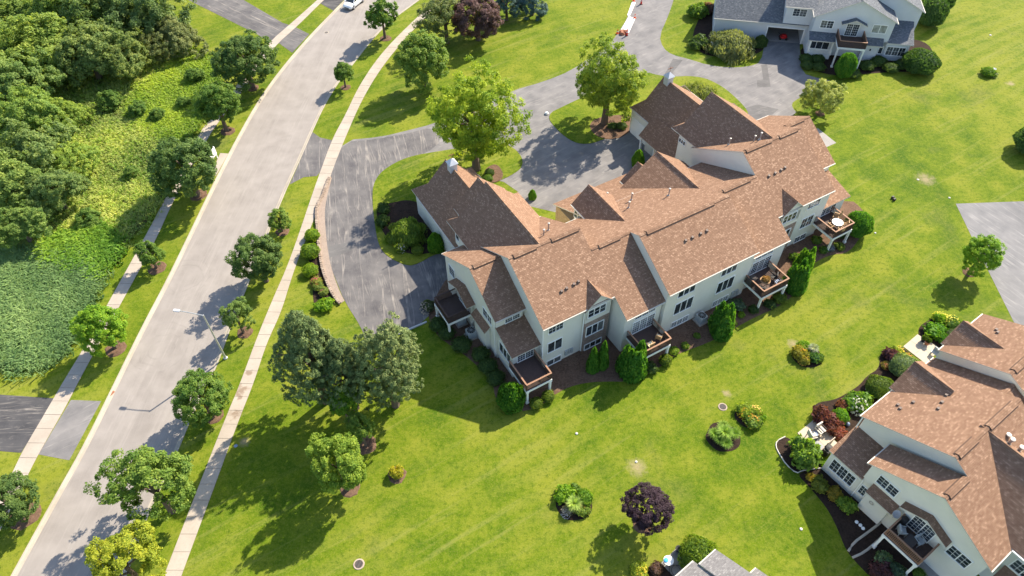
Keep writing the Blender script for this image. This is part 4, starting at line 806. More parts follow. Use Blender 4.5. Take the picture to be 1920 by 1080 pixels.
# shrubs: a solid leafy body with sprays standing off it
def shrub_mesh(name, seed, n, leaf_s, prof='ball', peaks=1, rough=.06, m='leaf', aspect=.6, droop=False):
    rng = np.random.default_rng(seed); Ps = []; Ns = []
    offs = [(0, 0, 1.0)] if peaks == 1 else [(rng.uniform(-.5, .5), rng.uniform(-.5, .5), rng.uniform(.72, 1.0)) for _ in range(peaks)]
    for ox, oy, s in offs:
        k = n // len(offs); u = rng.uniform(0, 6.283, k); v = rng.uniform(0, 1, k)
        if prof == 'ball': ph = np.arccos(1 - v * 1.75); rr = np.sin(ph); z = .5 + .5 * np.cos(ph)
        elif prof == 'mound': ph = np.arccos(1 - v); rr = np.sin(ph); z = np.cos(ph) * .9 + .02
        else: z = v ** 1.15; rr = np.clip(np.sin(np.pi * (0.30 + .70 * z)) ** .8 if prof == 'egg' else (1 - z) ** .62 * (.72 + .28 * np.clip(z * 6, 0, 1)), 0, 1)
        wig = 1 + rough * (np.sin(u * 5 + z * 7 + seed) + np.sin(u * 3 - z * 11 + 2)) + rng.normal(0, rough * .6, k)
        w = 1.0 if peaks == 1 else .52
        P = np.stack([np.cos(u) * rr * wig * w + ox, np.sin(u) * rr * wig * w + oy, z * s], 1); Ps.append(P)
        N = np.stack([np.cos(u) * rr, np.sin(u) * rr, (z - .45) * (1.1 if prof in ('ball', 'mound') else .45)], 1) + rng.normal(size=(k, 3)) * .45; Ns.append(N)
    P = np.concatenate(Ps); N = np.concatenate(Ns); T = np.clip(rng.normal(.5, .2, len(P)) + .12 * np.sin(P[:, 0] * 7 + P[:, 2] * 9), 0, 1)
    dr = np.tile(np.array([[0, 0, 1.0]]), (len(P), 1)) + rng.normal(size=(len(P), 3)) * .25 if droop else None
    V, F = leaves(P, N, leaf_s * rng.uniform(.6, 1.35, len(P)), aspect, rng, dr)
    # inner body
    bm = bmesh.new(); bmesh.ops.create_icosphere(bm, subdivisions=2, radius=1.0)
    vs = []; fs = []
    for ox, oy, s in offs:
        b0 = len(V) + len(vs); w = (.93 if peaks == 1 else .48)
        for q in bm.verts:
            z = (q.co.z + 1) / 2; h = math.hypot(q.co.x, q.co.y) or 1
            if prof in ('ball',): rr = h; zz = .06 + z * .9
            elif prof == 'mound': rr = h; zz = max(q.co.z, 0) * .82
            else: zz = z * .95; rr = (max(0, math.sin(math.pi * (.30 + .70 * z))) ** .8 if prof == 'egg' else (1 - z) ** .62)
            vs.append((q.co.x / h * rr * w + ox, q.co.y / h * rr * w + oy, zz * s))
        for f in bm.faces: i = [b0 + x.index for x in f.verts]; fs.append(i + [i[2]])
    bm.free()
    me = bpy.data.meshes.new(name); faces = [tuple(x) for x in F] + [tuple(x[:3]) for x in fs]
    me.from_pydata([tuple(x) for x in V] + vs, [], faces); a = me.attributes.new('tint', 'FLOAT', 'FACE'); a.data.foreach_set('value', list(T) + [.28] * len(fs)); me.materials.append(M[m]); return me
SH = {'ball': [shrub_mesh('clipped_ball', 3 + i, 1100, .10, 'ball', 1, .08) for i in range(2)], 'rough': [shrub_mesh('rough_shrub', 13 + i, 1300, .14, 'ball', 5, .18) for i in range(3)],
      'egg': [shrub_mesh('egg_shrub', 17, 2400, .075, 'egg', 1, .06)], 'cone': [shrub_mesh('column_shrub', 19, 1500, .085, 'cone', 1, .05)],
      'flame': [shrub_mesh('flame_shrub', 23 + i, 2600, .075, 'cone', 7, .06) for i in range(2)], 'mound': [shrub_mesh('weeping_shrub', 29 + i, 3400, .12, 'mound', 1, .15, 'leaf', .22, True) for i in range(2)],
      'hedge': [shrub_mesh('hedge', 33, 3600, .062, 'ball', 1, .06)]}
def tuft_mesh(name, seed, n, w=.016, flop=.42):
    rng = np.random.default_rng(seed); u = rng.uniform(0, 6.283, n); l = rng.uniform(.6, 1.1, n); f = rng.uniform(.1, flop, n) * 1.6
    d = np.stack([np.cos(u), np.sin(u), np.zeros(n)], 1); s = np.stack([-np.sin(u), np.cos(u), np.zeros(n)], 1) * w; b = d * rng.uniform(0, .25, n)[:, None]
    mid = b + d * (f * .45)[:, None] + np.array([0, 0, 1]) * (l * .75)[:, None]; tip = b + d * f[:, None] + np.array([0, 0, 1]) * (l * (1 - f * .45))[:, None]
    V = np.stack([b - s, b + s, mid + s * .8, mid - s * .8, tip + s * .2, tip - s * .2], 1).reshape(-1, 3); i = np.arange(n)[:, None] * 6
    F = np.concatenate([i + np.array([[0, 1, 2, 3]]), i + np.array([[3, 2, 4, 5]])]); return npmesh(name, V, F, np.clip(np.tile(rng.normal(.5, .2, n), 2), 0, 1), 'leaf')
SH['tuft'] = [tuft_mesh('grass_tuft', 4, 620)]
def flower_mesh(name, seed, n=90):
    rng = np.random.default_rng(seed); u = unit(rng, n); u[:, 2] = np.abs(u[:, 2]); P = u * np.array([.9, .9, .9]) * rng.uniform(.8, 1.05, n)[:, None]
    V, F = leaves(P, u + np.array([0, 0, .8]), np.full(n, .10) * rng.uniform(.6, 1.2, n), .9, rng); return npmesh(name, V, F, rng.uniform(.3, .8, n), 'leaf')
FLW = flower_mesh('flower_heads', 8)
def shrub(name, p, r, h, kind, col, label, cat='shrub', group=None, var=0, flowers=None, z0=0.0, sy=1.0, rz=None):
    rnd = random.Random(int(abs(p[0]) * 613 + abs(p[1]) * 97)); me = SH[kind][var % len(SH[kind])]
    if flowers:
        t = empty(name, (p[0], p[1], z0), 0, label=label, cat=cat, group=group); o = link(bpy.data.objects.new('foliage', me), t)
        f = link(bpy.data.objects.new('flowers', FLW), t); f['kind'] = 'stuff'; f.scale = (r * 1.02, r * 1.02, h * 1.08); f.color = (*[v * .75 for v in flowers], 1)
    else: o = link(bpy.data.objects.new(name, me)); o.location = (p[0], p[1], z0); props(o, label=label, cat=cat, group=group)
    o.scale = (r, r * sy, h); o.rotation_euler = (0, 0, rnd.uniform(0, 6.28) if rz is None else rz); o.color = (*[v * FOL for v in col], 1); return o
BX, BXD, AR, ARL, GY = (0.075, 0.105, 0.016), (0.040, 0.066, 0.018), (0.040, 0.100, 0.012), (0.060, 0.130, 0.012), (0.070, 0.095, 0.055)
RM = 'shrubs along the rear of the townhouse row'
for args in [
 # rear of the row, west to east
 ('arborvitae', (-0.21, 37.23), 1.3, 3.3, 'egg', AR, 'smooth egg shaped evergreen at the foot of the lowest deck', RM),
 ('arborvitae', (0.82, 37.52), .9, 3.1, 'flame', ARL, 'ragged evergreen touching the left rail of the lowest deck', RM),
 ('boxwood', (2.2, 37.02), .62, .8, 'ball', BX, 'clipped shrub before the lowest deck, left of two', RM),
 ('boxwood', (3.42, 37.79), .62, .85, 'ball', BX, 'clipped shrub before the lowest deck, right of two', RM),
 ('arborvitae', (7.93, 41.05), .75, 3.7, 'cone', AR, 'shorter of two slim columns by the brick bay', RM),
 ('arborvitae', (8.92, 41.42), .72, 4.2, 'cone', AR, 'taller of two slim columns by the brick bay', RM),
 ('arborvitae', (11.49, 40.43), 1.95, 4.8, 'flame', AR, 'largest cluster of evergreen flames left of the middle deck', RM),
 ('boxwood', (13.81, 41.1), .75, .85, 'rough', BXD, 'loose dark shrub under the middle deck', RM),
 ('boxwood', (15.36, 41.86), .62, .95, 'ball', BX, 'clipped ball at the corner post of the middle deck', RM),
 ('boxwood', (16.41, 43.11), .5, .6, 'ball', (0.11, 0.16, 0.02), 'small light green ball right of the middle deck', RM),
 ('arborvitae', (21.46, 45.57), 1.95, 4.4, 'flame', AR, 'evergreen cluster beside the air conditioner on the long rear wall', RM),
 ('boxwood', (17.73, 43.83), .42, .5, 'rough', LG, 'first of two low plants in the open mulch right of the middle deck', RM),
 ('boxwood', (19.02, 44.98), .45, .55, 'rough', LG, 'second of two low plants in the open mulch right of the middle deck', RM),
 ('shrub', (23.87, 48.84), 1.1, .8, 'rough', GY, 'feathery grey green plant right of the long wall evergreen', RM),
 ('boxwood', (24.16, 47.82), .5, .55, 'rough', (0.11, 0.16, 0.02), 'small bright plant at the bed edge left of the fourth deck', RM),
 ('boxwood', (23.13, 46.68), .45, .5, 'ball', BX, 'low shrub tucked right under the long wall evergreen', RM),
 ('boxwood', (25.72, 48.45), .55, .6, 'ball', BXD, 'dark low shrub at the foot of the fourth deck post', RM),
 ('boxwood', (27.45, 49.02), .85, .7, 'rough', BXD, 'spreading dark shrub under the front of the fourth deck', RM),
 ('boxwood', (28.82, 49.9), .75, .8, 'ball', BX, 'round shrub under the right corner of the fourth deck', RM),
 ('arborvitae', (30.61, 51.25), 1.7, 4.4, 'flame', AR, 'evergreen cluster right of the fourth deck, lower one', RM),
 ('arborvitae', (32, 53.82), 1.35, 4.0, 'flame', ARL, 'evergreen cluster right of the fourth deck, upper one', RM),
 ('shrub', (32.12, 55.86), .7, .8, 'rough', MG, 'leafy plant against the wall left of the last deck', RM),
 ('shrub', (33.61, 56.42), .75, .7, 'rough', GY, 'grey leafy plant in the bed left of the last deck', RM),
 ('shrub', (35.37, 58.79), .65, .7, 'rough', LG, 'light green plant close to the wall beside the last deck', RM),
 ('shrub', (35.55, 57.24), .7, .6, 'rough', MG, 'broad leafed plant in front of the last deck post', RM),
 ('shrub', (33.74, 55.59), .5, .5, 'rough', (0.17, 0.20, 0.03), 'yellow green plant at the lawn edge left of the last deck', RM),
 ('shrub', (36.6, 57.48), .5, .5, 'ball', (0.12, 0.13, 0.15), 'blue grey plant at the foot of the last deck post', RM),
 ('shrub', (37.63, 57.64), .6, .5, 'rough', BX, 'olive plant beneath the last deck', RM),
 ('boxwood', (38.65, 59.36), .6, .6, 'rough', BXD, 'dark plant between the posts of the last deck', RM),
 ('arborvitae', (40.23, 60.04), 1.5, 2.9, 'hedge', AR, 'big rounded clipped evergreen at the right end of the row', RM),
 # west end, in the shade
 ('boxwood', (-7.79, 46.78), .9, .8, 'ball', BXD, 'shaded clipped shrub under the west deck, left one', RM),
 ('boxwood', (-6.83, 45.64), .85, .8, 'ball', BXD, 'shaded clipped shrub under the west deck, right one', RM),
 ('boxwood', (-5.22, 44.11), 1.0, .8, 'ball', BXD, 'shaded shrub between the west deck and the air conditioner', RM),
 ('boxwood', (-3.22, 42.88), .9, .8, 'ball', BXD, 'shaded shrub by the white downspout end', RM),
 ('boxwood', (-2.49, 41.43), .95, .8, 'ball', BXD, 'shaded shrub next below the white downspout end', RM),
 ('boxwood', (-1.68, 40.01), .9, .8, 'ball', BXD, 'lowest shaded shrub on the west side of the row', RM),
 ('shrub', (-9.19, 49.11), .9, 1.1, 'rough', (0.055, 0.07, 0.035), 'flowering shrub at the outer corner of the west deck', RM),
 # west bed by the left garage
 ('weeping_tree', (-12.15, 60.06), 1.9, 2.3, 'mound', (0.085, 0.125, 0.022), 'weeping mound shrub in the black bed by the left garage', 'shrubs by the left garage'),
 ('arborvitae', (-8.71, 58.1), .95, 2.6, 'egg', ARL, 'upright oval evergreen against the left garage wall', 'shrubs by the left garage'),
 ('boxwood', (-13.71, 59.46), .8, 1.0, 'ball', BX, 'ball shrub left of the weeping mound', 'shrubs by the left garage'),
 ('boxwood', (-12.65, 58.06), .8, .9, 'rough', BX, 'flowering shrub with white heads in front of the weeping mound', 'shrubs by the left garage'),
 ('boxwood', (-10.77, 57.61), .68, .8, 'ball', BX, 'lone ball shrub right of the white flowers in the black bed', 'shrubs by the left garage'),
 ('boxwood', (-15.21, 62.34), .85, 1.0, 'rough', BXD, 'dark loose shrub on the outer left of the black bed', 'shrubs by the left garage'),
 ('boxwood', (-15.33, 64.67), .85, 1.0, 'rough', BXD, 'dark loose shrub at the top of the black bed', 'shrubs by the left garage'),
 # row along the pavement
 ('boxwood', (-23.28, 60.03), .85, 1.1, 'ball', (0.10, 0.15, 0.014), 'topmost light green ball of the row beside the pavement', 'clipped row beside the pavement'),
 ('boxwood', (-23.06, 57.36), 1.05, 1.3, 'ball', (0.085, 0.13, 0.016), 'largest ball of the row beside the pavement', 'clipped row beside the pavement'),
 ('boxwood', (-22.57, 54.54), .85, 1.0, 'ball', (0.10, 0.15, 0.014), 'third ball down in the row beside the pavement', 'clipped row beside the pavement'),
 ('shrub', (-21.78, 53.09), .7, .7, 'rough', (0.13, 0.14, 0.03), 'first flowering plant below the balls by the pavement', 'clipped row beside the pavement'),
 ('shrub', (-20.23, 49.4), 1.05, .95, 'rough', BG, 'lowest bright green shrub of the row beside the pavement', 'clipped row beside the pavement'),
 # courtyard and right garage
 ('arborvitae', (16.3, 72.74), .8, 2.5, 'egg', ARL, 'single upright evergreen in the courtyard by the right garage', None),
 ('arborvitae', (2.61, 66.62), .5, 1.4, 'egg', ARL, 'small evergreen tip showing behind the left garage roof', None),
 ('weeping_tree', (26.56, 86.9), 2.5, 2.4, 'mound', (0.105, 0.125, 0.035), 'weeping mound shrub behind the right garage roof', None),
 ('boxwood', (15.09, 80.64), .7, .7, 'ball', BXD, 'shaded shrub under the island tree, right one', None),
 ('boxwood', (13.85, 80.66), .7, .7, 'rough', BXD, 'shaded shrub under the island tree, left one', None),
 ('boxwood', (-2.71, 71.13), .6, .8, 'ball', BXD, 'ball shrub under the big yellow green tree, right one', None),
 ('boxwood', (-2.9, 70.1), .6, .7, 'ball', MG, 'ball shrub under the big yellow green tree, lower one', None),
 # grey house
 ('weeping_tree', (33.74, 99.79), 3.2, 2.9, 'mound', (0.10, 0.115, 0.050), 'weeping pale green tree before the grey house garage', 'planting round the grey house'),
 ('arborvitae', (48.62, 92.28), 1.35, 3.8, 'hedge', AR, 'tall rounded evergreen between the posts of the grey house deck', 'planting round the grey house'),
 ('hedge', (60.33, 93.9), 2.5, 2.9, 'hedge', (0.032, 0.062, 0.016), 'large clipped block of evergreen at the grey house right corner', 'planting round the grey house'),
 ('hedge', (66.73, 107.09), 2.3, 4.2, 'hedge', (0.034, 0.066, 0.018), 'tall dark evergreen block beyond the grey house', 'planting round the grey house'),
 ('hedge', (69.65, 111.27), 2.3, 4.0, 'hedge', (0.034, 0.066, 0.018), 'dark evergreen block at the top edge beyond the grey house', 'planting round the grey house'),
 ('boxwood', (38.74, 101.23), 1.0, 1.7, 'egg', BXD, 'upright shrub at the grey house garage corner', 'planting round the grey house'),
 ('boxwood', (29.2, 100.94), 1.6, 1.6, 'rough', BXD, 'loose dark shrub at the left of the weeping pale tree', 'planting round the grey house'),
 ('boxwood', (30.48, 110.65), 1.6, 1.8, 'rough', MG, 'green shrub on the lawn above the weeping pale tree', 'planting round the grey house'),
 ('shrub', (32.84, 111.64), 1.4, 1.7, 'rough', (0.10, 0.06, 0.05), 'reddish shrub left of the grey house garage', 'planting round the grey house'),
] : 
    nm, p, r, h, kind, col, lab, grp = args
    shrub(nm, p, r, h, kind, col, lab, group=grp, var=len(lab), flowers=(.75, .75, .68) if 'white heads' in lab else ((.7, .12, .22) if 'first flowering' in lab else ((.6, .5, .45) if 'outer corner' in lab else None)))
ORD = ['first', 'second', 'third', 'fourth', 'fifth', 'sixth', 'seventh', 'eighth', 'ninth']
for i, p in enumerate([(31.21, 99.38), (33.34, 99.04), (35.11, 99.31), (36.77, 100.19), (37.89, 100.78)]): shrub('boxwood', p, .95 - .05 * i, .9, 'ball', BXD, f'{ORD[i]} clipped ball from the left before the weeping pale tree', group='balls before the weeping pale tree', var=i)
for i, p in enumerate([(44.53, 96.77), (46.25, 96.59), (44.18, 94.89), (45.79, 94.43)]): shrub('boxwood', p, .95, .9, 'ball', BXD, f'clipped ball in the {("upper left", "upper right", "lower left", "lower right")[i]} of four before the grey porch', group='balls before the grey porch', var=i)
for i, p in enumerate([(50.15, 92.67), (52.98, 94.59), (55.1, 95.71), (56.25, 93.97), (58.28, 94.79)]): shrub('boxwood', p, 1.1, 1.0, 'ball', BXD, f'{ORD[i]} low shrub from the left along the grey house front', group='low shrubs along the grey house', var=i)
# flowers by the pavement row
shrub('flowering_plant', (-21.35, 52.3), .6, .65, 'rough', (0.10, 0.13, 0.03), 'red flowering plant in the row beside the pavement', 'plant', 'clipped row beside the pavement', flowers=(.62, .06, .08))
shrub('flowering_plant', (-20.7, 51.52), .6, .6, 'rough', (0.10, 0.13, 0.03), 'pink flowering plant in the row beside the pavement', 'plant', 'clipped row beside the pavement', flowers=(.65, .10, .28))
# duplex garden
DG = 'planting round the duplex'
for nm, p, r, h, kind, col, lab, fl in [
 ('shrub', (26.1, 31.22), 1.45, 1.9, 'rough', (0.075, 0.125, 0.022), 'large leafy shrub in the white edged bed by the patio chairs', None),
 ('shrub', (25.83, 32.04), .6, 1.5, 'rough', (0.20, 0.20, 0.02), 'yellow sprig on the patio side of the large leafy shrub', None),
 ('shrub', (26.48, 30.48), .6, .9, 'ball', GY, 'grey green shrub at the lower edge of the white edged bed', None),
 ('shrub', (28.21, 30.46), .5, .5, 'rough', BG, 'bright small plant at the sun room corner', None),
 ('barberry', (29.46, 35.25), 1.25, 1.3, 'rough', (0.075, 0.028, 0.026), 'large dark red shrub above the patio chairs', None),
 ('barberry', (29.96, 34.38), 1.1, 1.0, 'rough', (0.085, 0.032, 0.026), 'dark red shrub right behind the patio chairs', None),
 ('barberry', (30.45, 33.53), .8, .7, 'rough', (0.13, 0.045, 0.032), 'rust red shrub at the patio steps', None),
 ('barberry', (31.58, 36.39), .7, .7, 'rough', (0.12, 0.05, 0.03), 'small rust shrub beside the green ball in the duplex bed', None),
 ('shrub', (30.87, 35.23), .75, 1.0, 'ball', ARL, 'green ball between the dark red shrubs', None),
 ('shrub', (32.97, 36.56), 1.3, 1.2, 'rough', (0.07, 0.13, 0.018), 'broad green shrub above the dark red ones', (.72, .74, .62)),
 ('boxwood', (35.56, 38.15), 1.35, 1.5, 'hedge', (0.055, 0.085, 0.016), 'clipped oval shrub touching the duplex gutter', None),
 ('shrub', (38.79, 40.49), 1.45, 1.6, 'hedge', (0.085, 0.12, 0.055), 'round pale green clipped shrub beside the upper patio', None),
 ('barberry', (38.09, 42.12), .9, 1.1, 'rough', (0.055, 0.025, 0.035), 'dark purple shrub left of the upper patio', None),
 ('flowering_plant', (37.3, 41.09), .5, .5, 'rough', (0.12, 0.10, 0.03), 'coral flowers below the dark purple shrub', (.75, .25, .15)),
 ('flowering_plant', (39.18, 42.9), .8, .6, 'rough', (0.13, 0.17, 0.02), 'yellow flowers above the upper patio bed', (.80, .62, .05)),
 ('flowering_plant', (39.81, 42.1), .7, .5, 'rough', (0.12, 0.14, 0.02), 'orange flowers beside the upper patio', (.80, .38, .04)),
 ('shrub', (38.98, 41.91), .6, .7, 'rough', LG, 'light plant between purple shrub and upper patio', None),
 ('shrub', (40.33, 40.92), .6, .5, 'rough', BG, 'green plants at the lower side of the upper patio', (.75, .66, .1)),
 ('shrub', (43.8, 45.44), 1.2, 1.0, 'rough', ARL, 'leafy green mass above the upper patio', None),
 ('shrub', (45.86, 46.4), 1.2, 1.0, 'rough', MG, 'green mass at the right end above the upper patio', (.75, .68, .08)),
 ('shrub', (45.02, 47.12), .9, .9, 'rough', BG, 'light green plants along the lawn above the upper patio', (.78, .7, .06)),
 ('shrub', (45.65, 44.51), .85, 1.0, 'ball', GY, 'grey green ball against the upper gable', None),
 ('shrub', (44.3, 44.19), .7, .8, 'rough', AR, 'low green plant right of the patio pots', None),
 ('shrub', (26.89, 28.51), .85, .8, 'rough', (0.10, 0.115, 0.02), 'olive shrub first along the sun room wall', None),
 ('shrub', (26.49, 29.13), .5, .5, 'rough', (0.18, 0.14, 0.02), 'small orange tinted shrub at the white edging end', None),
 ('shrub', (28.1, 27.5), .7, .7, 'rough', (0.15, 0.12, 0.02), 'golden shrub in the black bed under the sun room windows', None),
 ('shrub', (28.68, 26.51), .85, .8, 'rough', (0.10, 0.15, 0.02), 'light green shrub below the golden one', None),
 ('shrub', (30.12, 21.87), .95, 1.0, 'rough', (0.10, 0.14, 0.07), 'pale shrub beneath the duplex deck', None),
 ('barberry', (29.83, 20.79), 1.0, 1.0, 'rough', (0.06, 0.026, 0.026), 'dark red shrub beneath the duplex deck', None),
 ('shrub', (31.16, 21.08), 1.0, 1.0, 'rough', (0.055, 0.085, 0.050), 'blue green shrub beneath the duplex deck', None),
 ('shrub', (32.91, 20.63), .5, .5, 'ball', MG, 'small ball under the right deck corner of the duplex', None),
 ('boxwood', (15, 21.93), 1.55, 2.4, 'hedge', (0.075, 0.115, 0.016), 'big egg shaped bush beside the grey roof at the bottom', None),
 ('shrub', (14.52, 21.67), .8, 1.0, 'rough', BXD, 'dark shrub between the big bush and the grey roof', None),
 ('shrub', (10.27, 21.11), .8, .7, 'rough', (0.16, 0.19, 0.02), 'yellow green plants at the bottom edge by the grey patio', (.8, .6, .05)),
 ('barberry', (11.52, 21.35), .6, .6, 'rough', (0.08, 0.05, 0.04), 'brownish plants beside the round white table', None),
 ('shrub', (37.16, 29.63), .75, .7, 'ball', BX, None, None),
 ('hedge', (67.55, 75), 2.1, 3.2, 'hedge', (0.034, 0.066, 0.02), 'dark evergreen cut by the right edge', None),
 ('hedge', (66.07, 68.37), 2.4, 3.0, 'hedge', (0.034, 0.066, 0.02), None, None),
 ('shrub', (70.03, 92.6), .95, 1.0, 'ball', (0.06, 0.11, 0.012), 'small round shrub with white pot on the upper right lawn', None),
 ('shrub', (70.93, 92.17), .55, .7, 'rough', LG, 'little flowering plant next to the white pot on the lawn', (.75, .72, .5)),
 ('shrub', (-10.54, 30.03), .62, 1.0, 'rough', (0.20, 0.19, 0.02), 'small yellow bush in a mulch ring on the lower lawn', None)]:
    if lab: shrub(nm, p, r, h, kind, col, lab, group=DG if p[0] > 20 and p[1] < 60 and 'lawn' not in lab else None, var=len(lab), flowers=fl)
# flower islands on the lawn
def island(p, r, label, items):
    d = sheet('island_bed', smooth_poly([(p[0] + math.cos(6.283 * i / 12) * r * (1 + .08 * math.sin(i * 2.3)), p[1] + math.sin(6.283 * i / 12) * r * (1 + .08 * math.cos(i * 1.7))) for i in range(12)], 1), .02, 'mulch_black', th=.02, kind='structure')
    for i, (dx, dy, rr, h, kind, col, fl, lab) in enumerate(items): shrub('island_plant', (p[0] + dx, p[1] + dy), rr, h, kind, col, lab + ' ' + label, 'plant', 'plants in the lawn islands', i, flowers=fl, z0=.02)
island((29.83, 42.48), 1.5, 'in the orange flowered lawn island', [(-.7, .2, .85, .9, 'rough', (0.14, 0.13, 0.02), (.85, .36, .04), 'orange lilies'), (.2, -.5, .95, .8, 'rough', (0.040, 0.085, 0.02), None, 'dark green shrub'), (.6, .5, .75, 1.1, 'tuft', (0.2, 0.22, 0.17), None, 'silvery grass'), (-.1, .9, .7, .7, 'rough', BG, (.8, .6, .3), 'light green plant'), (-.6, -.6, .7, .7, 'rough', (0.12, 0.12, 0.02), (.85, .5, .1), 'golden lilies'), (1.0, -.3, .6, .6, 'rough', MG, None, 'green plant')])
island((22.46, 35.62), 1.4, 'in the yellow flowered lawn island', [(-.5, .3, .85, .8, 'rough', (0.12, 0.16, 0.02), (.85, .55, .05), 'yellow lilies'), (.55, .35, .8, .8, 'rough', (0.12, 0.16, 0.02), (.85, .62, .15), 'pale yellow lilies'), (.1, -.6, .95, .8, 'rough', LG, (.8, .4, .04), 'orange tipped leaves'), (1.0, -.2, .5, .5, 'rough', BG, None, 'small green plant')])
island((19.53, 33.37), 1.6, 'in the grassy lawn island', [(0, .1, 1.1, 1.3, 'tuft', (0.16, 0.23, 0.05), None, 'tall arching grass'), (-.9, .1, .85, .9, 'tuft', (0.12, 0.19, 0.03), None, 'left grass clump'), (.9, .1, .85, .9, 'tuft', (0.12, 0.19, 0.03), None, 'right grass clump'), (0, -.85, .85, .8, 'tuft', (0.10, 0.17, 0.03), None, 'near grass clump'), (.1, .9, .85, .8, 'tuft', (0.14, 0.20, 0.04), None, 'far grass clump'), (-.6, -.5, .7, .8, 'tuft', (0.10, 0.17, 0.03), None, 'lower left grass clump')])
island((5.26, 26.99), 1.6, 'in the lower lawn island', [(-.75, .55, .95, .9, 'rough', BG, None, 'bright green shrub'), (.85, .35, .75, 1.0, 'ball', (0.08, 0.14, 0.015), None, 'clipped green shrub'), (-.1, -.35, 1.0, 1.4, 'tuft', (0.22, 0.28, 0.08), None, 'pale fountain grass'), (.6, -.5, .7, .6, 'rough', (0.09, 0.13, 0.02), (.7, .3, .08), 'orange flowered plant'), (-.75, -.85, .6, .6, 'rough', (0.13, 0.12, 0.09), (.6, .55, .6), 'greyish flowering plant'), (.1, 1.0, .7, .7, 'rough', MG, None, 'dark green plant')])

# meadow of tall grass and weeds below the woodland, reed bed beyond it
def meadow(name, poly, n, hgt, cols, seed, label, blade=.05, per=4, cover=None):
    rng = np.random.default_rng(seed); px = np.array(poly); lo, hi = px.min(0) - 1.5, px.max(0) + 1.5; pts = []
    while len(pts) < n:
        c = rng.uniform(lo, hi, (4000, 2))
        for q in c:
            if inside(q + rng.normal(0, .55, 2), poly): pts.append(q)
            if len(pts) >= n: break
    P = np.array(pts); kk = np.sin(P[:, 0] * .33 + 1.3 * np.sin(P[:, 1] * .27)) + np.sin(P[:, 1] * .41 + 1.7 * np.sin(P[:, 0] * .19)) + .6 * np.sin(P[:, 0] * 1.3 + P[:, 1] * .9)
    Hh = hgt * (.72 + .34 * kk / 2.6 + rng.uniform(-.3, .4, n)); T = np.clip(.5 + .17 * kk + rng.normal(0, .15, n), 0, 1)
    P3 = np.repeat(np.column_stack([P, np.zeros(n)]), per, 0); h = np.repeat(Hh, per) * rng.uniform(.6, 1.1, n * per); m = n * per
    u = rng.uniform(0, 6.283, m); d = np.stack([np.cos(u), np.sin(u), np.zeros(m)], 1); s = np.stack([-np.sin(u), np.cos(u), np.zeros(m)], 1) * (blade * rng.uniform(.6, 1.5, m))[:, None]
    b = P3 + d * .08; l = rng.uniform(.45, 1.1, m) * h
    mid = b + d * (l * .45)[:, None] + np.array([0, 0, 1]) * (h * .8)[:, None]; tip = b + d * l[:, None] + np.array([0, 0, 1]) * (h * .85)[:, None]
    V = np.stack([b - s, b + s, mid + s, mid - s, tip + s * .35, tip - s * .35], 1).reshape(-1, 3); i = np.arange(m)[:, None] * 6
    F = np.concatenate([i + np.array([[0, 1, 2, 3]]), i + np.array([[3, 2, 4, 5]])]); me = npmesh(name, V, F, np.tile(np.repeat(T, per), 2), 'leaf')
    o = link(bpy.data.objects.new(name, me)); o.color = (*cols, 1); props(o, label, 'grass', kind='stuff'); return o
MEADOW = [(-49.96, 101.76), (-44.45, 97.47), (-42.42, 91.78), (-42.59, 84.62), (-42.94, 79.8), (-43.74, 74.73), (-42.98, 69.47), (-43.68, 62.74), (-44.68, 60.95), (-45.36, 56.65), (-45.99, 54.21), (-49.67, 57.55), (-53.82, 60.19), (-54.35, 58.46), (-58.93, 57.67), (-62.64, 57.72), (-85.29, 104.28), (-70.48, 100.91), (-56.55, 96.23)]
REEDS = [(-63.06, 58.58), (-57.77, 57.82), (-53.73, 58.45), (-49.73, 57.72), (-45.87, 54.2), (-45.72, 51.08), (-45.47, 48.11), (-45.79, 44.6), (-46.35, 42.6), (-48.52, 41.97), (-51.71, 41.88), (-54.95, 41.92)]
WEEDS = [(-49.96, 101.76), (-44.45, 97.47), (-42.42, 91.78), (-42.59, 84.62), (-43.11, 80.39), (-44.74, 78.1), (-48.16, 79.88), (-51.1, 82.67), (-53.88, 86.06), (-53.73, 90.62), (-52.07, 94.73)]
sheet('meadow_soil', smooth_poly(MEADOW, 1), .015, 'meadow_soil', kind='structure'); sheet('reed_soil', smooth_poly(REEDS, 1), .02, 'meadow_soil', kind='structure')
meadow('meadow_grass', MEADOW, 30000, .5, (0.36, 0.43, 0.11), 3, 'tall yellow green meadow grass below the woodland', .034, 4)
meadow('meadow_weeds', WEEDS, 11000, .55, (0.24, 0.35, 0.03), 9, 'bright green leafy weeds at the upper end of the meadow', .055, 4)
meadow('meadow_weeds', [(-53.95, 59.75), (-51.01, 61.04), (-48.17, 61.89), (-45.16, 58.33), (-45.99, 54.21), (-48.42, 55.86), (-50.85, 55.89), (-53.99, 57.6)], 4500, .75, (0.17, 0.30, 0.03), 12, 'bright green weed patch just above the reed bed', .075, 4)
meadow('reed_bed', REEDS, 16000, .7, (0.18, 0.285, 0.10), 5, 'dense dark green reed bed beside the far pavement', .042, 4)
meadow('meadow_herbs', MEADOW, 5000, .6, (0.20, 0.31, 0.04), 21, 'broad leafed green herbs mixed through the meadow grass', .06, 4)
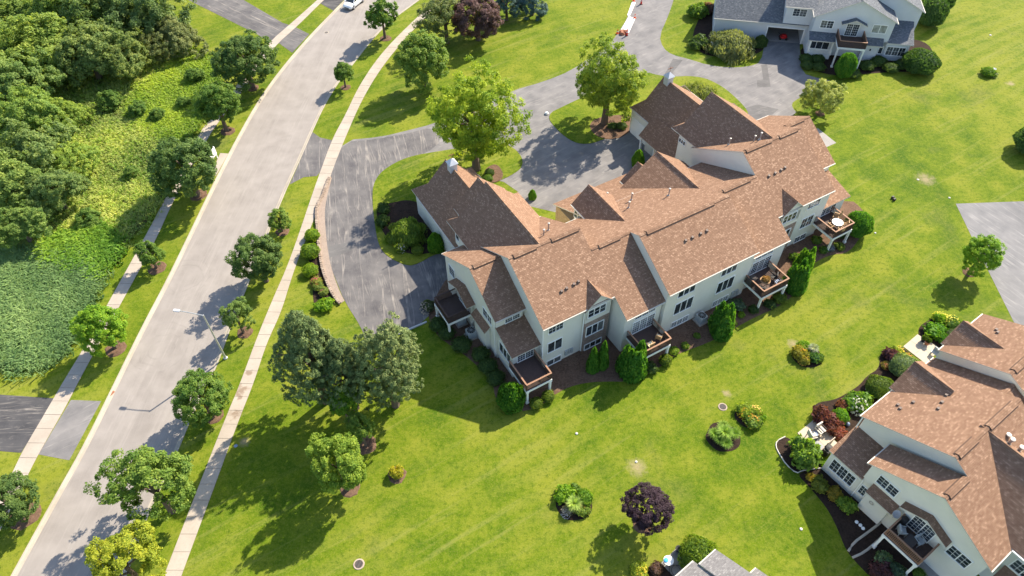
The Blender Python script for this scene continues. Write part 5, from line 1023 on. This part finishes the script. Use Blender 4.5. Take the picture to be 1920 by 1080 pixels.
# leafy saplings standing in the meadow
for i, (geo, lab) in enumerate([((-51.8, 84.77, 1, 1.48), 'upper'), ((-48.71, 83.48, 0.95, 1.17), 'right hand'), ((-56.22, 86.74, 1.2, 1.65), 'left hand'), ((-46.1, 93.22, 0.9, 1.41), 'outer'), ((-48.26, 71.6, 0.95, 0.95), 'lower'), ((-50.43, 62.84, 0.9, 1.52), 'lowest'), ((-45.9, 86.56, 0.85, 1.05), 'small outer')]):
    tree('meadow_bush', geo, 'small', i, (0.070, 0.115, 0.022), f'{lab} leafy bush standing in the meadow grass', 'bush', 'bushes in the meadow', trunk=False, hs=.8)

# ------------------------------------------------------------------ street furniture and loose things
def place(mb, name, mats, loc, rz=0.0, parent=None, smooth=False, merge=False, **k):
    o = mb.build(name, mats, parent, smooth=smooth, merge=merge, **k); o.location = loc; o.rotation_euler = (0, 0, rz); return o
# street lamp
lp = (-29.21, 42.94); head_dir = (Vector((-32.18, 43.5, 7.15)[:2]) - Vector(lp)).normalized()
L_ = empty('street_lamp', (lp[0], lp[1], 0), math.atan2(head_dir.y, head_dir.x), label='tall grey street lamp with long arm over the road', cat='street lamp')
q = MB(); q.lathe([(.22, 0), (.22, .12), (.13, .2), (.105, .5), (.075, 7.0), (0, 7.02)], 10); q.build('pole', 'lamp_metal', L_)
q = MB(); q.tube([(0, 0, 6.93), (1.0, 0, 7.06), (2.4, 0, 7.15)], [.05, .045, .04], 8); q.build('arm', 'lamp_metal', L_)
q = MB(); q.box(2.3, 2.95, -.12, .12, 7.08, 7.2); q.box(2.38, 2.9, -.16, .16, 7.1, 7.17); hd = q.build('lamp_head', 'cupola_metal', L_)
q = MB(); q.box(2.5, 2.88, -.1, .1, 7.05, 7.08); q.build('lens', 'glass_pale', hd)
# white car at the top of the road, nose towards the viewer
def car(loc, rz, label):
    t = empty('parked_car', loc, rz, label=label, cat='car')
    secs = [(-2.15, .72, .34, .62, .50), (-2.05, .84, .26, .95, .62), (-1.6, .90, .24, 1.02, .80), (-.9, .91, .24, 1.00, .84), (0, .92, .24, .98, .85), (.85, .91, .24, .97, .85), (1.55, .89, .24, .90, .80), (2.02, .82, .28, .78, .66), (2.18, .66, .36, .62, .5)]
    b = MB(); rings = []
    for x, w, z0, z1, wt in secs: rings.append([(x, -w, z0 + .12), (x, -w * .9, z0), (x, w * .9, z0), (x, w, z0 + .12), (x, w, (z0 + z1) / 2 + .08), (x, wt, z1), (x, wt * .5, z1 + .035), (x, -wt * .5, z1 + .035), (x, -wt, z1), (x, -w, (z0 + z1) / 2 + .08)])
    for A, B in zip(rings, rings[1:]):
        for i in range(10): j = (i + 1) % 10; b.face([A[i], A[j], B[j], B[i]])
    b.face(rings[0][::-1]); b.face(rings[-1]); b.build('body', 'car_white', t, smooth=True, merge=True)
    c = MB(); lo = [(-2.0, .76, .98), (-1.75, .80, .98), (.75, .82, .97), (1.25, .80, .93)]; up = [(-1.75, .58, 1.5), (-1.4, .62, 1.6), (.15, .62, 1.6), (.35, .60, 1.55)]
    for k in range(3):
        for sgn in (1, -1):
            f = [(lo[k][0], sgn * lo[k][1], lo[k][2]), (lo[k + 1][0], sgn * lo[k + 1][1], lo[k + 1][2]), (up[k + 1][0], sgn * up[k + 1][1], up[k + 1][2]), (up[k][0], sgn * up[k][1], up[k][2])]; c.face(f if sgn < 0 else f[::-1])
    c.face([(lo[3][0], -lo[3][1], lo[3][2]), (lo[3][0], lo[3][1], lo[3][2]), (up[3][0], up[3][1], up[3][2]), (up[3][0], -up[3][1], up[3][2])]); c.face([(lo[0][0], lo[0][1], lo[0][2]), (lo[0][0], -lo[0][1], lo[0][2]), (up[0][0], -up[0][1], up[0][2]), (up[0][0], up[0][1], up[0][2])])
    gh = c.build('window_band', 'glass', t)
    r = MB(); r.box(-1.72, .34, -.6, .6, 1.585, 1.63); r.box(-1.5, .1, -.52, .52, 1.63, 1.65)
    for x in (-.75, .1): 
        for sgn in (1, -1): r.tube([(x - .05, sgn * .83, .97), (x - .12, sgn * .64, 1.6)], [.045, .04], 4)
    for sgn in (1, -1): r.tube([(1.22, sgn * .8, .95), (.36, sgn * .61, 1.58)], [.05, .05], 4); r.tube([(-1.95, sgn * .77, 1.0), (-1.6, sgn * .6, 1.58)], [.09, .07], 4)
    r.build('roof', 'car_white', t)
    for x in (-1.32, 1.34):
        for sgn in (1, -1):
            w = MB(); w.lathe([(.0, -.11), (.33, -.11), (.345, -.06), (.345, .06), (.33, .11), (0, .11)], 18); o = w.build('wheel', 'rubber', t); o.rotation_euler = (R(90), 0, 0); o.location = (x, sgn * .82, .345)
            m = MB(); m.lathe([(0, .0), (.1, .03), (.21, .02), (.23, -.02)], 12); p = m.build('rim', 'rim', o); p.location = (0, 0, -.125 * sgn if sgn > 0 else .105); p.rotation_euler = (R(180) if sgn > 0 else 0, 0, 0)
    for sgn in (1, -1):
        h = MB(); h.box(1.86, 2.08, sgn * .5 - .14, sgn * .5 + .14, .62, .74); h.build('headlight', 'glass_pale', t)
        h = MB(); h.box(-2.12, -2.04, sgn * .62 - .12, sgn * .62 + .12, .8, .98); h.build('tail_light', 'tail_red', t)
        h = MB(); h.box(.92, 1.08, sgn * .98 - .1, sgn * .98 + .1, .95, 1.08); h.build('mirror', 'car_white', t)
    g_ = MB(); g_.box(2.12, 2.2, -.42, .42, .40, .54); g_.build('grille', 'black', t)
car((-25.95, 115.3, -.1), R(-116), 'white car driving down the road at the top edge')

# repairs in the asphalt
sheet('asphalt_patch', [(37.62, 95.73), (38.56, 96), (37.67, 90.01), (35.72, 89.91), (36.05, 91.67), (37.04, 91.93)], .016, 'patch', kind='structure'); sheet('asphalt_patch', [(-21.24, 58.61), (-18.52, 59.53), (-18.36, 57.89), (-20.79, 56.9)], .022, 'patch', kind='structure'); sheet('asphalt_patch', [(31.85, 84.4), (34.76, 85.74), (37.47, 84.56), (35.48, 82.48), (32.45, 82.05)], .016, 'patch', kind='structure'); sheet('asphalt_patch', [(24.74, 97.71), (26.12, 97.24), (23.77, 93.41), (22.95, 93.7)], .016, 'patch', kind='structure')
mp = (-29.22, 106.45, -0.1); t = empty('manhole_cover', (mp[0], mp[1], -.098), .2, label='round manhole cover in the road below the white car', cat='manhole'); q = MB(); q.lathe([(0, .012), (.3, .012)], 18); q.build('lid', 'drain_iron', t); q = MB(); q.lathe([(.31, .014), (.38, .012), (.4, 0)], 18); q.build('ring', 'kerb', t)
# road works on the private lane
sheet('new_concrete', [(19.47, 110.35), (20.43, 109.65), (18.89, 105.22), (17.71, 106.05)], .06, 'fresh_concrete', th=.05, kind='structure'); sheet('new_concrete', [(20.54, 115.06), (21.14, 114.87), (19.66, 110.52), (19.25, 110.7)], .06, 'fresh_concrete', th=.05, kind='structure')
for i, (p, m, h, lab) in enumerate([((17.06, 105.09), 'cone_orange', .75, 'orange traffic cone on the grass edge of the lane'), ((20.36, 109.82), 'cone_orange', .75, 'orange traffic cone between the two fresh concrete slabs'), ((20.85, 115.42), 'cone_orange', .75, 'orange traffic cone at the top edge left of the lane'), ((18.46, 104.42), 'cone_red', 1.15, 'tall red delineator post below the fresh concrete'), ((21.96, 114.32), 'cone_red', 1.15, 'tall red delineator post standing out on the lane near the top')]):
    t = empty('traffic_cone', (p[0], p[1], .01), .4, label=lab, cat='traffic cone', group='markers round the fresh concrete')
    q = MB(); q.box(-.2, .2, -.2, .2, 0, .05); q.build('base', 'rubber' if h > 1 else m, t)
    q = MB(); q.lathe([(.16, .05), (.055 if h < 1 else .10, h * .92), (.03, h), (0, h)], 12); q.build('cone', m, t)
    q = MB(); q.lathe([(.126, h * .45), (.105 if h < 1 else .14, h * .62)], 12); q.build('reflective_band', 'white_paint', t)
q = MB()
for i in range(5): q.lathe([(.0, .5 - .05 * i), (.25, .42), (.42, .15), (.45, 0)], 9, (math.cos(i * 1.9) * .4, math.sin(i * 1.9) * .28, 0))
place(q, 'debris_sack', 'rust', (*(17.99, 105.15), .01), .5, label='dark rust coloured sack heap at the end of the fresh concrete', cat='sack')

# white board on legs beside the far pavement
p = (-38.41, 74.33); t = empty('white_board', (p[0], p[1], 0), R(80), label='white board on two legs beside the far pavement', cat='sign')
q = MB(); q.box(-.75, .75, -.03, .03, .75, 1.85); q.build('panel', 'white_paint', t)
for x in (-.68, .68): q = MB(); q.box(x - .05, x + .05, .031, .12, 0, 1.9); q.build('leg', 'white_paint', t)

# drains and lids
def grate(p, r, label, m='drain_iron'):
    t = empty('drain_grate', (p[0], p[1], .004), .3, label=label, cat='drain')
    q = MB(); q.lathe([(r * .78, .03), (r * .78, .045), (r, .045), (r * 1.05, 0)], 20); q.build('rim', 'stone', t)
    q = MB(); q.lathe([(0, .006), (r * .77, .006)], 18); q.build('pit', 'black', t)
    for i in range(6): x = -r * .6 + r * 1.2 * i / 5; h = math.sqrt(max(.01, (r * .77) ** 2 - x * x)); q = MB(); q.box(x - .03, x + .03, -h, h, .01, .04); q.build('bar', m, t)
grate((-12.89, 21.94), .45, 'round rusty drain grate at the bottom of the lower lawn'); grate((20.13, 36.64), .42, 'round drain grate above the grassy lawn island')
ip = (-39.51, 38.89); t = empty('gutter_inlet', (ip[0], ip[1], -.085), R(62), label='rust red inlet grate in the far gutter', cat='drain'); q = MB(); q.box(-.35, .35, -.22, .22, .0, .03); q.build('frame', 'rust', t)
for i in range(6): q = MB(); q.box(-.3 + i * .11, -.24 + i * .11, -.19, .19, .03, .05); q.build('bar', 'rust', t)
for i, (p, r, lab) in enumerate([((5.91, 33.91), .22, 'small white lid on the lawn left of the straw patch'), ((11.14, 30.96), .2, 'pale lid inside the straw patch on the lawn'), ((75.4, 103.53), .28, 'white lid on the upper right lawn'), ((53.77, 65.97), .22, 'white marker at the corner of the car park'), ((24.4, 24.55), .22, 'white lid on the lawn before the duplex'), ((42.66, 60.01), .2, 'white marker on the lawn right of the row'), ((51.2, 69.4), .25, 'white lid beside the bare patch on the right lawn')]):
    q = MB(); r *= .6; q.lathe([(0, .08), (r * .7, .075), (r, .04), (r, 0)], 12); place(q, 'ground_marker', 'marker_pale', (p[0], p[1], 0), label=lab, cat='marker', group='pale lids set in the lawns')
for p, lab in (((46.77, 65.98), 'left'), ((46.83, 65.59), 'right')): q = MB(); q.box(-.16, .16, -.12, .12, 0, .3); q.box(-.13, .13, -.09, .09, .3, .34); place(q, 'utility_box', 'black', (p[0], p[1], 0), .5, label=f'{lab} of two small black boxes on the lawn right of the row', cat='box')
q = MB(); q.lathe([(0, .02), (.16, .03), (.18, .0)], 10); place(q, 'valve_cover', 'blue_grey', (*(-25.77, 32.98), .002), label='blue green valve cover beside the near pavement', cat='cover')
q = MB(); q.lathe([(.12, 0), (.2, .1), (.24, .38), (.21, .4), (.18, .3), (0, .3)], 12); place(q, 'white_pot', 'white_paint', (*(71.47, 93.56), 0), label='white pot on the upper right lawn', cat='pot')
rk = MB(); rk.lathe([(0, .3), (.18, .26), (.3, .1), (.26, 0)], 8); place(rk, 'marker_stone', 'white_paint', (*(5.06, 83.96), .06), label='white stone at the tip of the grass island', cat='stone')

# stone edging between pavement row and drive
left = smooth_poly([(-23.01, 71.02), (-23.19, 69.18), (-23.32, 67.49), (-23.68, 65.74), (-23.64, 64.31), (-23.08, 61.82), (-21.89, 56.58), (-20.5, 52.84), (-19.14, 50.51), (-18.65, 49.98)], 2, False); right = smooth_poly([(-22.78, 70.81), (-22.79, 69.17), (-22.83, 67.38), (-22.66, 64.3), (-21.47, 58.87), (-20.5, 55.49), (-18.92, 51.73), (-18.2, 50.42)], 2, False)
sheet('gravel_strip', [tuple(v) for v in left] + [tuple(v) for v in reversed(right)], .03, 'gravel', th=.03, kind='structure')
SE = empty('stone_edging', (left[0][0], left[0][1], 0), label='curved low wall of tan stones between shrub row and drive', cat='stone wall'); st = MB(); rnd = random.Random(8)
for row, (zz, off) in enumerate(((0.0, .0), (.17, .05))):
    P, Ln = at_len(left, int(27 / .38)); d0 = Vector((left[0][0], left[0][1]))
    for i in range(len(P) - 1):
        a, b = P[i], P[i + 1]; d = (b - a).normalized(); n = Vector((-d.y, d.x)); c = (a + b) / 2 - d0 + d * (.19 * row); l = (b - a).length * .5 - .018; w = .15 + rnd.uniform(-.025, .03); h = .16 + rnd.uniform(-.02, .04)
        Q = [c + d * (sx * l) + n * (sy * w + rnd.uniform(-.02, .02)) for sx, sy in ((-1, -1), (1, -1), (1, 1), (-1, 1))]; T_ = [c + d * (sx * l * .86) + n * (sy * w * .8) for sx, sy in ((-1, -1), (1, -1), (1, 1), (-1, 1))]
        lo = [(v.x, v.y, zz) for v in Q]; mi = [(v.x, v.y, zz + h * .75) for v in Q]; up = [(v.x, v.y, zz + h) for v in T_]; k = rnd.random()
        uv = [(k * 7, k * 3)] * 4
        st.face(up, 0, uv)
        for A, B in ((lo, mi), (mi, up)):
            for j in range(4): st.face([A[j], A[(j + 1) % 4], B[(j + 1) % 4], B[j]], 0, uv)
so = st.build('stones', 'edging_stone', SE); so['kind'] = 'stuff'
# timber kerb at the drive end and border strips
for a, b, lab in (((-11.9, 45.77), (-9.06, 47.36), 'timber'),): 
    d = Vector(b) - Vector(a); q = MB(); q.box(0, d.length, -.09, .09, 0, .14); place(q, 'timber_edge', 'ac_grey', (a[0], a[1], .0), math.atan2(d.y, d.x), label='grey timber edge at the end of the drive', cat='edging')

# air conditioners
for i, (p, rz, lab) in enumerate([((-4.27, 45.47), .5, 'air conditioner in the shade by the west deck, front one'), ((-5.45, 47.25), .5, 'air conditioner under the west deck, rear one'), ((19.85, 47.15), .52, 'air conditioner on a pad at the long rear wall')]):
    t = empty('air_conditioner', (p[0], p[1], .02), rz, label=lab, cat='air conditioner', group='air conditioners at the townhouse row')
    q = MB(); q.box(-.6, .6, -.6, .6, 0, .08); q.build('pad', 'pavement', t)
    q = MB(); q.box(-.44, .44, -.44, .44, .08, .98)
    for k in range(7): z = .2 + k * .1; q.box(-.46, .46, -.46, .46, z, z + .03)
    q.build('casing', 'ac_grey', t)
    q = MB(); q.lathe([(.0, 1.0), (.35, 1.0), (.37, .985), (.40, .985), (.42, .98)], 16); q.build('fan_guard', 'black', t)
    for k in range(5): q = MB(); q.box(-.4, .4, -.012, .012, 1.003, 1.02); o = q.build('guard_bar', 'ac_grey', t); o.rotation_euler = (0, 0, k * .628)
# electric meters on the rear walls
for i, (a, b, z, lab) in enumerate([(-10.6, 2.42, .95, 'meter box on the rear wall left of the brick bay'), (9.0, -.16, .95, 'meter box on the long rear wall left of the fourth deck')]):
    q = MB(); q.box(-.5, -.2, -.16, 0, -.35, .35); q.box(-.1, .12, -.14, 0, -.3, .35); q.box(.2, .45, -.16, 0, -.35, .3); q.lathe([(.0, .0)] * 2, 4); th = R(29.9); O = (16.03, 45.95)
    o = place(q, 'meter_box', 'ac_grey', (O[0] + a * math.cos(th) - b * math.sin(th), O[1] + a * math.sin(th) + b * math.cos(th), z), th, label=lab, cat='meter')
# white downspout extension on the west side
a, b = (-2.58, 43.94), (-3.43, 42.61); q = MB(); q.tube([(a[0], a[1], .35), (b[0], b[1], .06)], [.06, .06], 6); q.build('drain_pipe', 'trim', label='white drain pipe end lying on the west bed', cat='pipe')

# patios
def paved(name, pts, m, n, kind='structure'):
    """patio of flags: quad split in n x n slabs"""
    base = sheet(name, pts, .03, 'joint', th=.03, kind=kind); A, B, C, D = [Vector(q) for q in pts]
    for i in range(n[0]):
        for j in range(n[1]):
            def at_(u, v): return A.lerp(B, u).lerp(D.lerp(C, u), v)
            q = [at_(i / n[0], j / n[1]), at_((i + 1) / n[0], j / n[1]), at_((i + 1) / n[0], (j + 1) / n[1]), at_(i / n[0], (j + 1) / n[1])]; c = sum(q, Vector((0, 0))) / 4
            sheet('paving_slab', [tuple((x - c) * .985) for x in q], 0, m, base, th=.05).location = (c.x, c.y, .055)
paved('patio_chairs', [(26.53, 33.74), (28.47, 35.14), (29.89, 33.15), (27.61, 31.21)], 'patio', (2, 2)); paved('patio_upper', [(39.96, 43.56), (42.01, 45.11), (43.74, 43.18), (41.43, 41.42)], 'patio', (2, 2))
paved('patio_bottom', [(13.49, 22.97), (12.07, 21.78), (13.93, 19.46), (15.92, 20.92)], 'patio_grey', (3, 3))
sheet('deck_yard', [(33.14, 22.06), (35.83, 23.84), (37.64, 20.71), (35.14, 18.85), (33.17, 19.28)], .03, 'patio_grey', th=.03, kind='structure')
# white edging and log borders
for pts, m, r, lab in (([(25.29, 33.36), (24.39, 32.93), (24.14, 32.33), (24.29, 31.57), (24.65, 30.5), (25.35, 29.65), (25.89, 29.91), (26.54, 30), (27.74, 30.15)], 'gutter', .055, 'white curved bed edging by the sun room corner'), ([(27.79, 22.6), (28.46, 23.32), (29.84, 24.13), (30.98, 24.82), (32, 25.51)], 'log', .11, 'upper pale log border left of the duplex deck'), ([(27.97, 22.07), (29.09, 22.5), (30.51, 23.43), (31.18, 23.93)], 'log', .11, 'lower pale log border left of the duplex deck'), ([(36.17, 36.64), (35.1, 37.73), (34.41, 38.47)], 'log', .07, 'thin edging below the clipped oval shrub')):
    q = MB(); q.tube([(x, y, .06) for x, y in smooth_poly(pts, 1, False)], [r] * len(smooth_poly(pts, 1, False)), 6); q.build('bed_edging', m, label=lab, cat='edging')

# outdoor furniture
def chair(loc, rz, frame, seat, label, group=None, s=1.0):
    t = empty('garden_chair', loc, rz, label=label, cat='chair', group=group); t.scale = (s, s, s)
    q = MB(); q.box(-.28, .28, -.28, .26, .38, .46); q.build('seat', seat, t)
    q = MB(); q.box(-.28, .28, .24, .34, .42, .95); q.build('backrest', frame if seat != 'cushion' else 'cushion', t)
    for x in (-.29, .25):
        for y in (-.26, .22): q = MB(); q.box(x, x + .045, y, y + .045, 0, .38); q.build('leg', frame, t)
        q = MB(); q.box(x - .01, x + .055, -.27, .3, .62, .67); q.build('armrest', frame, t)
def table(loc, r, h, top, label, leg='black'):
    t = empty('garden_table', loc, 0, label=label, cat='table'); q = MB(); q.lathe([(0, h), (r, h), (r, h - .04), (0, h - .04)], 20); q.build('tabletop', top, t)
    for i in range(4): a = i * 1.571 + .4; q = MB(); q.tube([(math.cos(a) * r * .75, math.sin(a) * r * .75, 0), (math.cos(a) * r * .45, math.sin(a) * r * .45, h - .04)], [.03, .03], 5); q.build('leg', leg, t)
    return t
def HL(th, O, a, b, z): th = R(th); return (O[0] + a * math.cos(th) - b * math.sin(th), O[1] + a * math.sin(th) + b * math.cos(th), z)
O1 = (16.03, 45.95); O2 = (27.77, 30.04); dz = 2.205
h1 = lambda a, b, z=dz: HL(29.9, O1, a, b, z); h2 = lambda a, b, z=0.06: HL(35.3, O2, a, b, z)
chair(h1(-4.0, -2.0), R(210), 'teak', 'cream', 'cream chair on the middle deck, left one'); chair(h1(-2.7, -1.7), R(150), 'teak', 'cream', 'cream chair on the middle deck, right corner')
table(h1(11.4, -1.6), .55, .72, 'teak', 'wooden table with plants on the fourth deck', 'teak'); chair(h1(10.5, -2.2), R(160), 'black', 'black', 'black chair in the near corner of the fourth deck'); chair(h1(12.8, -1.5), R(250), 'black', 'black', 'black chair by the right rail of the fourth deck'); chair(h1(12.6, -2.3), R(200), 'black', 'blue_grey', 'grey seated chair in the far corner of the fourth deck')
shrub('potted_plant', h1(11.4, -1.6)[:2], .42, .5, 'rough', (0.16, 0.10, 0.04), 'orange flowering plant on the table of the fourth deck', 'plant', flowers=(.7, .3, .12), z0=dz + .72)
q = MB(); q.box(-.5, .5, -.3, .3, .1, .9); q.lathe([(.0, 1.15), (.3, 1.1), (.42, .9)], 10); place(q, 'grill', 'wicker', h1(10.3, -.8), R(30), label='dark covered grill by the left rail of the fourth deck', cat='grill')
t = table(h1(24.6, .8), .62, .72, 'white_paint', 'round white table on the last deck', 'teak'); q = MB(); q.lathe([(.03, .0), (.03, 1.4), (.09, 1.5), (.12, 1.9), (.05, 2.5), (0, 2.55)], 8); q.build('folded_parasol', 'teak', t)
for i, (a, b, rz) in enumerate(((23.7, .9, 120), (24.3, -.05, 200), (25.4, .3, 250), (25.2, 1.6, 330))): chair(h1(a, b), R(rz), 'teak', 'teak', ['wooden chair left of the round white table', 'wooden chair in front of the round white table', 'wooden chair right of the round white table', 'wooden chair behind the round white table'][i] + ' on the last deck')
q = MB(); q.box(-.85, .85, -.6, .6, 0, .02); place(q, 'outdoor_rug', 'rug', (*(27.57, 32.29), .057), R(35), label='grey rug under the patio chairs', cat='rug')
chair((*(27.62, 33.17), .06), R(100), 'wicker', 'cushion', 'cushioned wicker chair on the patio, left one', s=1.25); chair((*(28.52, 33.72), .06), R(30), 'wicker', 'cushion', 'cushioned wicker chair on the patio, right one', s=1.25); table((*(27.93, 33.39), .06), .3, .45, 'blue_grey', 'little table between the patio chairs')
q = MB(); q.box(-.5, .5, -.25, .25, .38, .44); q.box(-.5, .5, .2, .27, .44, .9); q.box(-.48, -.4, -.22, .22, 0, .38); q.box(.4, .48, -.22, .22, 0, .38); place(q, 'garden_bench', 'log', (*(29.19, 32.27), .06), R(35), label='pale slatted bench at the edge of the chair patio', cat='bench')
q = MB(); q.box(-.45, .45, -.3, .3, .1, .85); q.lathe([(.0, 1.05), (.28, 1.0), (.4, .85)], 10); place(q, 'grill', 'black', (*(28.56, 31.63), .06), R(35), label='black grill at the sun room corner', cat='grill')
for i, (p, m, lab) in enumerate([((42.17, 44.21), 'black', 'black plant pot on the upper patio'), ((42.4, 43.8), 'terracotta', 'terracotta plant pot on the upper patio')]):
    t = empty('plant_pot', (p[0], p[1], .055), 0, label=lab, cat='pot'); q = MB(); q.lathe([(.15, 0), (.24, .38), (.27, .38), (.27, .44), (.2, .44), (.2, .36), (0, .36)], 12); q.build('pot', m, t)
    o = link(bpy.data.objects.new('plant', SH['rough'][i]), t); o.scale = (.32, .32, .5); o.location = (0, 0, .4); o.color = (.09, .15, .02, 1)
q = MB(); q.box(-.5, .5, -.25, .25, .38, .44); q.box(-.5, .5, .2, .27, .44, .9); q.box(-.48, -.4, -.22, .22, 0, .38); q.box(.4, .48, -.22, .22, 0, .38); place(q, 'garden_bench', 'ac_grey', (*(42.7, 42.33), .055), R(-55), label='grey bench at the wall end of the upper patio', cat='bench')
q = MB(); q.lathe([(0, .34), (.12, .3), (.2, .14), (.14, 0)], 9); place(q, 'garden_ornament', 'blue_grey', (*(31.46, 34.54), .02), label='small blue grey ornament in the duplex bed', cat='ornament')
for i, p in enumerate([(29.3, 25.11), (29.53, 24.83), (29.67, 24.55)]): q = MB(); q.lathe([(0, .1), (.13, .08), (.16, 0)], 10); place(q, 'stepping_stone', 'white_paint', (p[0], p[1], .02), label=f'{ORD[i]} white stone from the left in the black bed before the duplex', cat='stone', group='white stones in the black bed')
chair(h2(-1.2, -7.7, 2.605), R(80), 'ac_grey', 'ac_grey', 'grey slatted chair at the left of the duplex deck', s=1.1); chair(h2(-.8, -9.0, 2.605), R(20), 'ac_grey', 'ac_grey', 'grey slatted chair before the duplex deck door', s=1.1); q = MB(); q.box(-.55, .55, -.4, .4, .66, .7); q.box(-.5, -.44, -.35, .35, 0, .66); q.box(.44, .5, -.35, .35, 0, .66); place(q, 'deck_table', 'wicker', h2(-1.5, -8.6, 2.605), R(35), label='dark table in the middle of the duplex deck', cat='table')
q = MB(); q.box(-.28, .28, -.28, .28, .1, .95); q.lathe([(.0, 1.15), (.25, 1.1), (.3, .95)], 9); place(q, 'grill', 'black', h2(-.5, -7.25, 2.605), R(35), label='black grill beside the duplex deck door', cat='grill')
# satellite dish on the bay roof
p = h2(-.55, -6.55, 2.9); t = empty('satellite_dish', p, R(35), label='grey satellite dish at the left corner of the duplex deck', cat='satellite dish'); q = MB(); q.tube([(0, 0, -.3), (0, 0, .4)], [.03, .03], 6); q.build('mast', 'galv', t); q = MB(); q.lathe([(0, 0), (.2, .03), (.34, .1), (.36, .1), (.2, .01), (0, -.03)], 14); o = q.build('dish', 'cupola_metal', t); o.location = (0, 0, .45); o.rotation_euler = (R(35), R(-30), 0); q = MB(); q.tube([(0, 0, .42), (-.2, -.3, .7)], [.015, .015], 5); q.build('feed_arm', 'galv', t)
# bottom patio
t = table((*(12.59, 21.74), .055), 0.42, .7, 'white_paint', 'round white table on the grey patio at the bottom', 'black'); q = MB(); q.lathe([(0, .1), (.18, .08), (.2, 0)], 12); place(q, 'blue_bowl', 'blue', (*(12.39, 21.76, 0.76),), label='blue bowl on the round white table', cat='bowl')
q = MB(); q.tube([(math.cos(a * .35) * .5 + a * .01, math.sin(a * .35) * .5, .08) for a in range(40)], [.02] * 40, 5); place(q, 'garden_hose', 'black', (*(13.06, 21.08), .05), label='black coiled hose on the grey patio at the bottom', cat='hose')
q = MB(); q.lathe([(.16, 0), (.27, .4), (.3, .45), (.22, .45), (0, .38)], 12); place(q, 'plant_pot', 'black', (*(13.64, 22.79), .055), label='dark pot at the corner of the grey patio', cat='pot')
# red mower in the open garage of the grey house
p = HL(-11, (59.0, 96.26), -17.3, 3.4, .05); t = empty('red_mower', p, R(-11), label='red mower at the open garage door of the grey house', cat='mower'); q = MB(); q.box(-.5, .5, -.35, .35, .25, .6); q.box(-.3, .3, -.2, .2, .6, .8); q.build('body', 'tail_red', t)
for x in (-.45, .45):
    for y in (-.36, .36): q = MB(); q.lathe([(0, -.06), (.2, -.06), (.22, 0), (.2, .06), (0, .06)], 12); o = q.build('wheel', 'rubber', t); o.rotation_euler = (R(90), 0, 0); o.location = (x, y, .22)
q = MB(); q.tube([(-.4, 0, .6), (-.9, 0, 1.05)], [.03, .03], 5); q.build('handle', 'black', t)
p = (30.97, 100.29); q = MB(); q.box(-.2, .2, -.1, .1, 0, 1.1); q.box(-.24, .24, -.14, .14, 1.1, 1.18); place(q, 'address_post', 'white_paint', (p[0], p[1], 0), R(-11), label='white address post in front of the weeping pale tree', cat='post')
